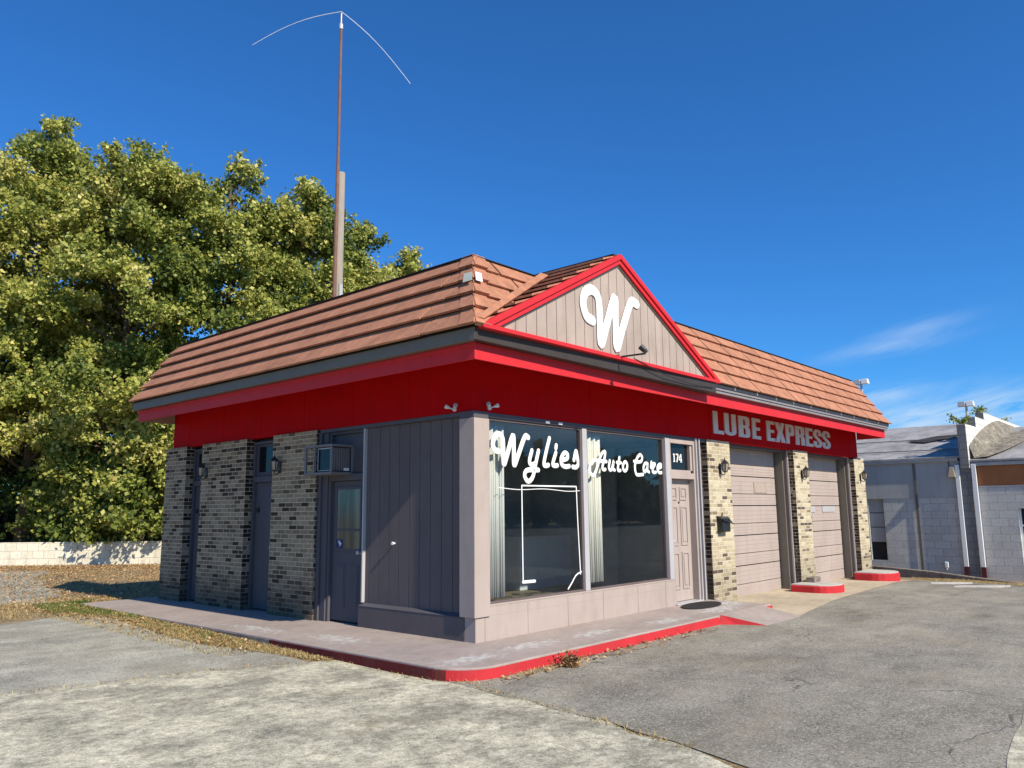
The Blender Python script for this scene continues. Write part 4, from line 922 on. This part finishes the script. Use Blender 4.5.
# roofs
def nroof(y0, y1, ze, zrr, name='roof'):
    m = MB(); m.hexa([(-.1, y0, ze + .38), (6.0, y0, zrr + .38), (6.0, y1, zrr + .38), (-.1, y1, ze + .38), (-.1, y0, ze + .43), (6.0, y0, zrr + .43), (6.0, y1, zrr + .43), (-.1, y1, ze + .43)])
    m.hexa([(6.0, y0, zrr + .38), (12.3, y0, ze + .38), (12.3, y1, ze + .38), (6.0, y1, zrr + .38), (6.0, y0, zrr + .43), (12.3, y0, ze + .43), (12.3, y1, ze + .43), (6.0, y1, zrr + .43)])
    return m.build(name, 'roofgrey', nb)
r1 = nroof(-1.64, 9.0, 2.80, 4.22); nroof(-6.2, -1.86, 2.68, 3.98)
m = MB()
def on_roof(x, y, l=.06): return (x - 17, y, 2.80 + .43 + (4.22 - 2.80) * (x - 16.7) / 6.3 + l)
m.poly([on_roof(19.6, .35, .015), on_roof(19.2, -.25, .015), on_roof(19.9, -.9, .015), on_roof(20.5, -.95, .015), on_roof(20.4, -.3, .015)])
m.build('roof_hole', 'tar', nb)
m = MB()
for xx in (18.2, 20.2): 
    a = [on_roof(xx, 9.0, .004), on_roof(xx + .05, 9.0, .004), on_roof(xx + .05 - .5, -1.64, .004), on_roof(xx - .5, -1.64, .004)]; m.prism(a, (0, 0, .02))
m.build('roof_seam', 'gutter', nb)
# stepped parapet
par = MB(); par.box(-.12, 1.15, -1.86, -1.64, 2.9, 4.08); par.box(1.15, 2.30, -1.86, -1.64, 2.9, 4.38); par.box(2.30, 11.8, -1.86, -1.64, 2.9, 4.60)
par.build('parapet', 'parapet', nb, .01)
for b_ in ((-.135, -.121, 2.9, 4.07), (1.135, 1.149, 4.085, 4.37), (2.285, 2.299, 4.385, 4.59)): bx('parapet_end_shade', nb, 'parapet_end_shade', b_[0], b_[1], -1.855, -1.645, b_[2], b_[3])  # thin dark sheets standing for shade on the step faces
# tarred flashing sweep between parapet and right roof
m = MB(); n = 16; A = []; Bp = []
for i in range(n + 1):
    u = i / n; X = .0 + 8.0 * u; roofz = 2.68 + .44 + (3.98 - 2.68) * (X + .3) / 6.3 if X < 6 else 3.98 + .44 - (X - 6) * .206
    up = roofz + .25 + .38 * math.sin(math.pi * min(1, u * 1.15 + .05)) * (1 - u * .75)
    up = min(up, 4.5)
    A.append((X, -1.872, up)); Bp.append((X, -1.872 - (.75 * math.sin(math.pi * min(1, u + .08)) ** .7 + .15), roofz + .015))
for i in range(n):
    a0, a1, b0, b1 = Vector(A[i]), Vector(A[i + 1]), Vector(Bp[i]), Vector(Bp[i + 1])
    c0 = a0.lerp(b0, .5) + Vector((0, .12, -.18)); c1 = a1.lerp(b1, .5) + Vector((0, .12, -.18))
    m.poly([a0, a1, c1, c0]); m.poly([c0, c1, b1, b0])
m.build('roof_flashing', 'tarbrown', nb, smooth=True, recalc=False)
m = MB(); m.box(12.0, 12.3, -6.2, 9.0, zb + .38, 3.0); m.box(.25, 12, -6.2, -5.95, zb + .38, 3.0); m.box(.25, 12, 8.75, 9, zb + .38, 3.0); m.build('rear_wall', 'block', nb)
m = MB(); m.prism([(.0, -6.2, 3.0), (12.0, -6.2, 3.0), (6.0, -6.2, 4.36)], (0, .2, 0)); m.prism([(.0, 8.8, 3.0), (12.0, 8.8, 3.0), (6.0, 8.8, 4.6)], (0, .2, 0)); m.build('gable_end', 'block', nb)
# wall light and white tap on its wall
t = thing('wall_light', 'small cream wall light under the gutter beside the white downspout', 'wall lamp', (16.97, -1.42, 2.43))
MB().box(-.02, 0, -.05, .05, -.1, .12).build('back_plate', 'black', t); MB().hexa([(-.16, -.09, -.14), (-.02, -.09, -.14), (-.02, .09, -.14), (-.16, .09, -.14), (-.1, -.05, .14), (-.02, -.05, .14), (-.02, .05, .14), (-.1, .05, .14)]).build('lamp_shade', 'soffit', t, .01)
MB().tube([(0, .06, .1), (0, .08, .3), (.0, .05, .45)], .012, 5).build('conduit', 'black', t)
t = thing('vent_cap', 'small white vent cap low on the grey block wall', 'vent', (16.99, -1.07, -.02))
MB().box(-.07, 0, -.05, .05, -.08, .08).build('hood', 'white', t, .02); MB().lathe((-.03, 0, -.12), [(.03, 0), (.03, .05)], 8).build('spout', 'white', t)

# kerb and dry strip before it
kb = [(16.62, 2.6, -.03), (16.55, .66, -.08), (16.4, -.76, -.155), (16.2, -1.87, -.25), (15.9, -3.03, -.335), (15.3, -5.0, -.42)]
m = MB()
for i in range(len(kb) - 1):
    a, b = Vector(kb[i]), Vector(kb[i + 1]); nn = Vector((-(b - a).y, (b - a).x, 0)).normalized() * .07; dn = Vector((0, 0, .6))
    m.hexa([a - nn - dn, b - nn - dn, b + nn - dn, a + nn - dn, a - nn, b - nn, b + nn, a + nn])
o = m.build('alley_kerb', 'kerb_old', None, .02); o['kind'] = 'structure'
for i, (cx, cy, rx, ry, lab) in enumerate(((13.35, -1.95, .55, .16, 'pale flat concrete slab fragment near the alley'), (12.75, -2.75, .62, .16, 'pale flat concrete slab fragment nearer the frame edge'))):
    r = random.Random(40 + i); pts = [(rx * math.cos(a) * r.uniform(.8, 1.1), ry * math.sin(a) * r.uniform(.7, 1.1)) for a in [2 * math.pi * j / 12 for j in range(12)]]
    ang = -.85; pts = [(x * math.cos(ang) - y * math.sin(ang), x * math.sin(ang) + y * math.cos(ang)) for x, y in pts]
    o = MB().prism([(x, y, 0) for x, y in pts], (0, 0, .035)).build('concrete_fragment', 'islandtop', None, .008); o.location = (cx, cy, gz(cx, cy) + .006); tag(o, ['larger pale slab fragment lying by the alley kerb, nearer the end pier', 'pale slab fragment lying in the lot, farther from the end pier'][i], 'slab fragment', 'broken slab fragments by the alley')

# ---------------------------------------------------------------- retaining wall
rw = Vector((.664, -.748)).normalized(); rn = Vector((.748, .664)); P0 = Vector((1.45, 22.3))
m = MB(); a = P0 - rw * 12; b = P0 + rw * 12; z0 = -.1
q = [a, b, b + rn * .25, a + rn * .25]
m.prism([(v.x, v.y, z0) for v in q], (0, 0, .80)); o = m.build('retaining_wall', 'block_white', None, .02); tag(o, 'low whitewashed block retaining wall below the trees', 'wall')
# bank behind the wall
a = P0 - rw * 40 + rn * .25; b = P0 + rw * 14 + rn * .25
MB().prism([(v.x, v.y, -.2) for v in (a, b, b + rn * 30, a + rn * 60)], (0, 0, .84)).build('earth_bank', 'ground')['kind'] = 'structure'

# ---------------------------------------------------------------- foliage
def quads(centers, normals, size, aspect=.62, rs=None):
    n = len(centers); t = rs.normal(size=(n, 3)); t -= (t * normals).sum(1, keepdims=True) * normals; t /= np.linalg.norm(t, axis=1, keepdims=True) + 1e-9
    b = np.cross(normals, t); s = size[:, None]
    v = np.stack([centers - t * s * .5, centers + b * s * .5 * aspect + t * s * .05, centers + t * s * .5, centers - b * s * .5 * aspect + t * s * .05], 1)
    return v.reshape(-1, 3)
def leaf_obj(name, verts, tint, mat, parent=None):
    n = len(verts) // 4; me = bpy.data.meshes.new(name)
    me.vertices.add(n * 4); me.vertices.foreach_set('co', verts.astype(np.float32).ravel())
    me.loops.add(n * 4); me.loops.foreach_set('vertex_index', np.arange(n * 4, dtype=np.int32))
    me.polygons.add(n); me.polygons.foreach_set('loop_start', np.arange(0, n * 4, 4, dtype=np.int32)); me.polygons.foreach_set('loop_total', np.full(n, 4, dtype=np.int32))
    a = me.attributes.new('tint', 'FLOAT', 'FACE'); a.data.foreach_set('value', tint.astype(np.float32))
    me.update(calc_edges=True); me.materials.append(M[mat])
    o = bpy.data.objects.new(name, me); C.objects.link(o)
    if parent is not None: o.parent = parent
    return o
CAM = np.array([-6.887, -6.731, 1.530]); Fv = np.array([.739089, .654639, .158731]); Rv = np.array([.6643, -.747389, -.010753]); Uv = np.array([-.111594, -.113392, .987263]); FL = 788.69
def at(u, v, dep): return CAM + dep * (Fv + Rv * (u - 512) / FL - Uv * (v - 384) / FL)
def make_tree(name, base, ztop, zlow, rad, seed, lab, cat='tree', nclump=70, per=1900, leaf=.13, mat='leaf', group='tall trees behind the retaining wall', clump=(.46, 1.0), tintc=.5, trunk_r=.22):
    rs = np.random.RandomState(seed); r = random.Random(seed)
    t = thing(name, lab, cat, tuple(base), group)
    H = ztop - base[2]; zl = zlow - base[2]
    # lobed envelope
    lobes = [(r.uniform(0, 6.28), r.uniform(.0, .42) * rad, r.uniform(.15, 1.0)) for _ in range(9)]
    cl = []; guard = 0
    while len(cl) < nclump and guard < 20000:
        guard += 1
        s = rs.rand(); z = zl + (H - zl) * s
        prof = math.sin(math.pi * min(1, (.16 + .84 * s) ** .8)) ** .62 if s > .0 else .5
        ang = rs.rand() * 6.283
        R_ = rad * prof
        for (la, amp, lz) in lobes: R_ += amp * .5 * max(0, math.cos(ang - la)) ** 3 * math.exp(-((s - lz) / .18) ** 2)
        q = rs.rand() ** .42 * R_
        c = np.array([q * math.cos(ang), q * math.sin(ang), z - .35 * (q / max(rad, .1)) * .8])
        if all(np.linalg.norm(c - d[0]) > .56 for d in cl): cl.append((c, r.uniform(*clump) * (.7 if s > .88 else 1)))
    V = []; T = []
    for c, cr in cl:
        n = int(per * cr ** 2 * r.uniform(.6, 1.15))
        p = rs.normal(size=(n, 3)); p /= np.linalg.norm(p, axis=1, keepdims=True); p *= (rs.rand(n, 1) ** .55) * cr * (1 + .25 * rs.normal(size=(n, 1))); p[:, 2] *= .66
        # little sprays: pull leaves to a few twigs
        tw = rs.normal(size=(9, 3)); tw /= np.linalg.norm(tw, axis=1, keepdims=True); tw *= cr * rs.uniform(.9, 1.6, (9, 1)); tw[:, 2] = tw[:, 2] * .7 + .15 * cr
        k = rs.randint(0, 9, n); f = rs.rand(n, 1) ** .6
        p = np.where(rs.rand(n, 1) < .68, tw[k] * f + rs.normal(size=(n, 3)) * (.07 + .11 * (1 - f)), p)
        nm = rs.normal(size=(n, 3)) + np.array([-.1, -.5, .45]); nm /= np.linalg.norm(nm, axis=1, keepdims=True)
        sz = leaf * rs.uniform(.5, 1.55, n)
        V.append(quads(p + c, nm, sz, .72, rs)); ct = tintc + rs.normal() * .13; T.append(np.clip(ct + rs.normal(size=n) * .2, 0, 1))
    leaf_obj('crown', np.concatenate(V), np.concatenate(T), mat, t)
    m = MB(); bend = Vector((r.uniform(-.5, .5), r.uniform(-.5, .5), 0))
    def trunk_at(z): return Vector((bend.x * (z / H) ** 1.5, bend.y * (z / H) ** 1.5, z))
    zs_ = [H * i / 7 * .93 for i in range(8)]
    m.tube([trunk_at(z) - Vector((0, 0, .15 if z == 0 else 0)) for z in zs_], [trunk_r * (1 - .88 * i / 7) + (.08 if i == 0 else 0) for i in range(8)], 8)
    for c, cr in cl:
        if r.random() < .8:
            cv = Vector(c); zst = max(.12 * H, min(cv.z - r.uniform(.25, .55) * math.hypot(cv.x, cv.y) - .3, H * .85)); st = trunk_at(zst); mid = st.lerp(cv, .55) + Vector((r.uniform(-.15, .15), r.uniform(-.15, .15), r.uniform(0, .3)))
            rr = max(.02, trunk_r * .42 * (1 - .8 * zst / H)); m.tube([st, mid, cv], [rr, rr * .6, rr * .18], 5, False)
    m.build('trunk', 'bark', t, smooth=True, recalc=False)
    return t
def tree_px(u, vtop, dep, zlow, rad, seed, lab, **kw):
    p = at(u, vtop - 24, dep); kw['nclump'] = int(kw['nclump'] * 1.85); return make_tree('tree', (p[0], p[1], .62), p[2], zlow, rad, seed, lab, **kw)
tree_px(-25, 240, 30.5, 3.0, 3.3, 11, 'broad yellow green tree cut by the picture edge', nclump=62)
tree_px(58, 152, 29.5, 4.0, 3.1, 12, 'tallest yellow green tree, rising highest over the retaining wall', nclump=80)
tree_px(142, 170, 28.3, 2.3, 3.0, 13, 'round topped green tree just right of the tallest one', nclump=74)
tree_px(240, 186, 29.5, 3.2, 2.6, 14, 'open crowned tree with thin dark limbs left of the pole', nclump=62)
tree_px(308, 205, 29.0, 3.0, 2.1, 15, 'narrow tree directly behind the wooden pole', nclump=50)
tree_px(362, 246, 29.5, 3.0, 1.6, 16, 'small pointed tree to the right of the pole', nclump=32)
tree_px(408, 272, 31.0, 3.0, 1.1, 17, 'smallest tree, its top just clearing the shop roof near the hip', nclump=16)
def bush_px(u, v, dep, rad, ztop, seed, lab, mat='leaf_dark', zlow=1.0, per=800, nclump=26, tintc=.45):
    p = at(u, v, dep); return make_tree('bush', (p[0], p[1], .6), ztop, zlow, rad, seed, lab, 'bush', nclump, per, .15, mat, 'bushes on top of the retaining wall', (.45, .8), tintc, .06)
bush_px(118, 500, 26.4, 1.6, 3.6, 27, 'low leafy bush in front of the round topped tree trunk', 'leaf', zlow=.8, nclump=28, tintc=.3)
bush_px(10, 480, 28.5, 2.2, 4.8, 21, 'dark bush at the picture edge above the retaining wall', nclump=34)
bush_px(75, 480, 27.6, 1.7, 4.0, 22, 'lit green bush overhanging the middle of the white wall', 'leaf', nclump=30, tintc=.35)
bush_px(146, 480, 25.9, 1.5, 4.4, 23, 'leafy bush spilling over the wall beside the shop', 'leaf', zlow=.9, nclump=30, tintc=.4)
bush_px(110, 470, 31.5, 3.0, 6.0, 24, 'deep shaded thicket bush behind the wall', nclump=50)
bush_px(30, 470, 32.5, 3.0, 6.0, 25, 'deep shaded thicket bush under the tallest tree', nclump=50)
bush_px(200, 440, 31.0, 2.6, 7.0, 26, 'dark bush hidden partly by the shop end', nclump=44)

rs = np.random.RandomState(91); n_ = 9000; xs_ = rs.uniform(-30, 150, n_); ht = 6.5 + 2.0 * np.sin(xs_ * .11) + 1.5 * np.sin(xs_ * .31 + 1) + 1.0 * np.sin(xs_ * .9); zz_ = rs.rand(n_) * ht
pts_ = np.stack([xs_, -75 + .25 * xs_ + rs.normal(size=n_) * 2, zz_], 1); nm_ = rs.normal(size=(n_, 3)); nm_ /= np.linalg.norm(nm_, axis=1, keepdims=True)
leaf_obj('far_treeline', quads(pts_, nm_, rs.uniform(1.2, 2.6, n_), .8, rs), np.clip(.3 + rs.normal(size=n_) * .2, 0, 1), 'leaf_dark')['kind'] = 'stuff'
def weed(loc, n, seed, lab, spread=.3, leafs=.11, mat='leaf', group='weeds growing on the parapet'):
    rs = np.random.RandomState(seed); t = thing('weed_plant', lab, 'plant', loc, group)
    st = MB(); V = []; T = []
    for i in range(n):
        a = rs.rand() * 6.28; L = rs.uniform(.4, 1) * spread; tip = Vector((math.cos(a) * L * .6, math.sin(a) * L * .9, L * rs.uniform(.35, .9))); st.tube([(0, 0, -.02), tip * .55 + Vector((0, 0, .05)), tip], [.008, .006, .003], 4, False)
        k = 14; f = rs.rand(k, 1) ** .6; p = np.array(tip) * f + rs.normal(size=(k, 3)) * .045; nm = rs.normal(size=(k, 3)) + np.array([-.2, -.2, .8]); nm /= np.linalg.norm(nm, axis=1, keepdims=True)
        V.append(quads(p, nm, leafs * rs.uniform(.6, 1.2, k), .7, rs)); T.append(np.clip(.4 + rs.normal(size=k) * .2, 0, 1))
    leaf_obj('foliage', np.concatenate(V), np.concatenate(T), mat, t); st.build('stem', 'bark', t, recalc=False)
weed((17.02, -1.72, 3.70), 18, 31, 'yellow green weed clump on the lowest step of the parapet', .36, .075)
weed((19.42, -1.75, 4.22), 10, 32, 'green weed tuft on the top step of the parapet', .26, .08)
weed((22.9, -1.76, 4.22), 5, 33, 'small weed sprig farthest along the parapet top', .2, .07)

weed((.12, -1.32, gz(.12, -1.32) + .008), 26, 34, 'clump of dead brown weeds against the red kerb near the corner', .15, .045, 'litter', 'dead weeds by the kerb')
# ground cover: leaf litter, dry grass, green grass
def in_poly(x, y, poly):
    c = np.zeros(len(x), bool); j = len(poly) - 1
    for i in range(len(poly)):
        xi, yi = poly[i]; xj, yj = poly[j]
        c ^= ((yi > y) != (yj > y)) & (x < (xj - xi) * (y - yi) / (yj - yi + 1e-12) + xi); j = i
    return c
vgz = np.vectorize(gz)
def scatter_poly(poly, n, rs):
    P = np.array(poly); lo, hi = P.min(0), P.max(0); xs = rs.uniform(lo[0], hi[0], n * 4); ys = rs.uniform(lo[1], hi[1], n * 4); k = in_poly(xs, ys, poly); return xs[k][:n], ys[k][:n]
def litter(name, polys, size, mat, seed, zoff=.012, up=1.6):
    rs = np.random.RandomState(seed); V = []; T = []
    for poly, n in polys:
        x, y = scatter_poly(poly, n, rs); z = vgz(x, y) + zoff + rs.rand(len(x)) * .03
        nm = rs.normal(size=(len(x), 3)) * .6 + np.array([0, 0, up]); nm /= np.linalg.norm(nm, axis=1, keepdims=True)
        V.append(quads(np.stack([x, y, z], 1), nm, size * rs.uniform(.5, 1.3, len(x)), .7, rs)); T.append(np.clip(.5 + rs.normal(size=len(x)) * .27, 0, 1))
    o = leaf_obj(name, np.concatenate(V), np.concatenate(T), mat); o['kind'] = 'stuff'; return o
litter('dead_leaves', [([(-6, 8), (-1.2, 8.6), (.5, 8.6), (5, 17), (3, 21.5), (-3, 27), (-9, 20)], 22000), ([(-1.8, 2), (-1.32, 2), (-1.3, 8.6), (-2.2, 8.6)], 900), ([(1.5, 18.5), (5.0, 15), (6.5, 16.8), (0.5, 23)], 3500),
                        ([(-1.0, -1.4), (3.4, -1.4), (3.4, -1.13), (-1.0, -1.13)], 220)], .05, 'litter', 51)
def blades(name, polys, h, mat, seed, lean=.6, w=.012):
    rs = np.random.RandomState(seed); V = []; T = []
    for poly, n in polys:
        x, y = scatter_poly(poly, n, rs); k = len(x); z = vgz(x, y); a = rs.rand(k) * 6.28; L = h * rs.uniform(.35, 1.2, k); d = np.stack([np.cos(a), np.sin(a)], 1) * (L * lean * rs.rand(k))[:, None]
        b = np.stack([x, y, z], 1); tip = b + np.concatenate([d, L[:, None]], 1); s = np.stack([-np.sin(a), np.cos(a), np.zeros(k)], 1) * w
        V.append(np.stack([b - s, b + s, tip + s * .25, tip - s * .25], 1).reshape(-1, 3)); T.append(np.clip(.5 + rs.normal(size=k) * .25, 0, 1))
    o = leaf_obj(name, np.concatenate(V), np.concatenate(T), mat); o['kind'] = 'stuff'; return o
walk_edge = [(-1.32, 8.4), (-1.32, .9), (-1.42, .9), (-1.62, 2), (-1.85, 3.4), (-1.75, 5), (-1.65, 6.2), (-2.0, 7.2), (-1.9, 9)]
blades('dry_grass', [(walk_edge, 20000), ([(-2.1, 2.0), (-1.5, 2.0), (-1.5, 7.0), (-2.3, 7.2)], 2500), ([(-3.5, 7.0), (-1.9, 7.2), (-1.3, 8.6), (.2, 8.8), (-1.0, 10.4), (-3, 9.3)], 5000), ([(-1.0, 8.5), (5.5, 17), (2.5, 21.5), (-2, 12)], 4000),
                     ([(16.2, -1.75), (15.0, -3.1), (13.6, -4.7), (13.0, -4.4), (14.4, -2.8), (14.7, -1.4), (16.1, -.4)], 6000),
                     ([(-1.36, .9), (-1.22, .9), (-1.2, -.7), (-1.0, -1.25), (-1.2, -1.3), (-1.38, -.5)], 220),
                     ([(-1.32, -1.3), (-1.22, -1.3), (-1.4, -2.6), (-1.66, -3.8), (-1.76, -3.8), (-1.5, -2.6)], 420), ([(-.6, -1.3), (.1, -1.28), (.0, -1.12), (-.6, -1.12)], 260),
                     ([(-4.6, 1.95), (-3.5, 1.68), (-2.5, 1.5), (-1.6, 1.1), (-1.6, 1.0), (-2.6, 1.4), (-3.5, 1.58), (-4.6, 1.85)], 300)], .034, 'straw', 61, 2.8, .0055)
blades('green_grass', [([(-1.35, 5.2), (-1.32, 8.3), (-.8, 9.0), (-1.9, 8.8), (-2.0, 7.4), (-1.6, 6.2)], 4200), ([(-1.7, 2.5), (-1.36, 2.5), (-1.36, 5.2), (-1.7, 5.2)], 400)], .05, 'grass', 62, 1.2, .007)

# ---------------------------------------------------------------- sky, sun, camera
SUN = Vector((-.10, -.997, .785)).normalized()
el = math.asin(SUN.z); 
w = bpy.data.worlds.new('World'); scene.world = w; w.use_nodes = True; nt = w.node_tree; nt.nodes.clear()
def wn_(t, **k):
    x = nt.nodes.new(t)
    for a, b in k.items(): setattr(x, a, b)
    return x
out = wn_('ShaderNodeOutputWorld'); bg = wn_('ShaderNodeBackground'); sky = wn_('ShaderNodeTexSky', sky_type='NISHITA', sun_disc=False)
sky.sun_elevation = el; sky.sun_rotation = math.atan2(SUN.x, SUN.y); sky.altitude = 200; sky.air_density = 1.0; sky.dust_density = .35; sky.ozone_density = 3.0
tc = wn_('ShaderNodeTexCoord'); sp = wn_('ShaderNodeSeparateXYZ'); nt.links.new(tc.outputs['Generated'], sp.inputs[0])
def wm(op, a, b=0.0):
    x = wn_('ShaderNodeMath', operation=op)
    for i, v in ((0, a), (1, b)):
        if hasattr(v, 'links'): nt.links.new(v, x.inputs[i])
        else: x.inputs[i].default_value = v
    return x.outputs[0]
# wispy cirrus low in the east, laid out by compass bearing and height above the horizon
az = wm('ARCTAN2', sp.outputs[1], sp.outputs[0]); elv = wm('ARCSINE', sp.outputs[2])
cb = wn_('ShaderNodeCombineXYZ'); nt.links.new(wm('MULTIPLY', wm('ADD', az, wm('MULTIPLY', elv, .6)), 9.0), cb.inputs[0]); nt.links.new(wm('MULTIPLY', wm('ADD', elv, wm('MULTIPLY', az, .22)), 46.0), cb.inputs[1])
nz = wn_('ShaderNodeTexNoise'); nz.inputs['Scale'].default_value = .95; nz.inputs['Detail'].default_value = 9; nz.inputs['Roughness'].default_value = .62; nz.inputs['Distortion'].default_value = .5; nt.links.new(cb.outputs[0], nz.inputs['Vector'])
rp = wn_('ShaderNodeValToRGB'); rp.color_ramp.elements[0].position = .33; rp.color_ramp.elements[1].position = .70; nt.links.new(nz.outputs['Fac'], rp.inputs[0])
def patch(a0, e0, ra, re, sh, amt):
    # an elongated bank of cloud centred on bearing a0, height e0 (degrees), tilted by sh
    a_ = wm('SUBTRACT', az, math.radians(a0)); e_ = wm('SUBTRACT', wm('SUBTRACT', elv, math.radians(e0)), wm('MULTIPLY', a_, sh))
    q = wm('ADD', wm('POWER', wm('DIVIDE', a_, math.radians(ra)), 2.0), wm('POWER', wm('DIVIDE', e_, math.radians(re)), 2.0))
    return wm('MULTIPLY', wm('EXPONENT', wm('MULTIPLY', q, -1.0)), amt)
bank = wm('ADD', wm('ADD', patch(15.4, 10.4, 3.4, .55, -.13, .5), patch(13.2, 11.5, 2.8, .45, -.13, .4)), wm('ADD', patch(10, 5.4, 9, 1.5, -.05, 1.4), patch(16.3, 7.3, 3, .5, -.1, .5)))
fac = wm('MULTIPLY', rp.outputs[0], wm('MINIMUM', bank, 1.0))
hs = wn_('ShaderNodeMix', data_type='RGBA', blend_type='MULTIPLY'); hs.inputs[0].default_value = 1; nt.links.new(sky.outputs[0], hs.inputs[6]); hs.inputs[7].default_value = (.34, 1.0, 1.70, 1)
mx = wn_('ShaderNodeMix', data_type='RGBA'); nt.links.new(fac, mx.inputs[0]); nt.links.new(hs.outputs[2], mx.inputs[6]); mx.inputs[7].default_value = (6.6, 8.2, 10.0, 1)
nt.links.new(mx.outputs[2], bg.inputs[0]); bg.inputs[1].default_value = .075; nt.links.new(bg.outputs[0], out.inputs[0])
sl = bpy.data.lights.new('sun', 'SUN'); sl.energy = 5.0; sl.angle = math.radians(.53); sl.color = (1.0, .91, .765)
so = bpy.data.objects.new('sun', sl); C.objects.link(so); so.rotation_euler = (-SUN).to_track_quat('-Z', 'Y').to_euler(); so.location = (0, -20, 30)

cam = bpy.data.cameras.new('camera'); co = bpy.data.objects.new('camera', cam); C.objects.link(co); scene.camera = co
cam.sensor_width = 36; cam.lens = FL / 1024 * 36; cam.clip_end = 3000; cam.clip_start = .05
co.matrix_world = Matrix(((Rv[0], Uv[0], -Fv[0], CAM[0]), (Rv[1], Uv[1], -Fv[1], CAM[1]), (Rv[2], Uv[2], -Fv[2], CAM[2]), (0, 0, 0, 1)))
vs = scene.view_settings; vs.view_transform = 'Standard'; vs.look = 'None'; vs.exposure = .35; vs.gamma = 1; vs.use_curve_mapping = False
scene.render.resolution_x = 1024; scene.render.resolution_y = 768
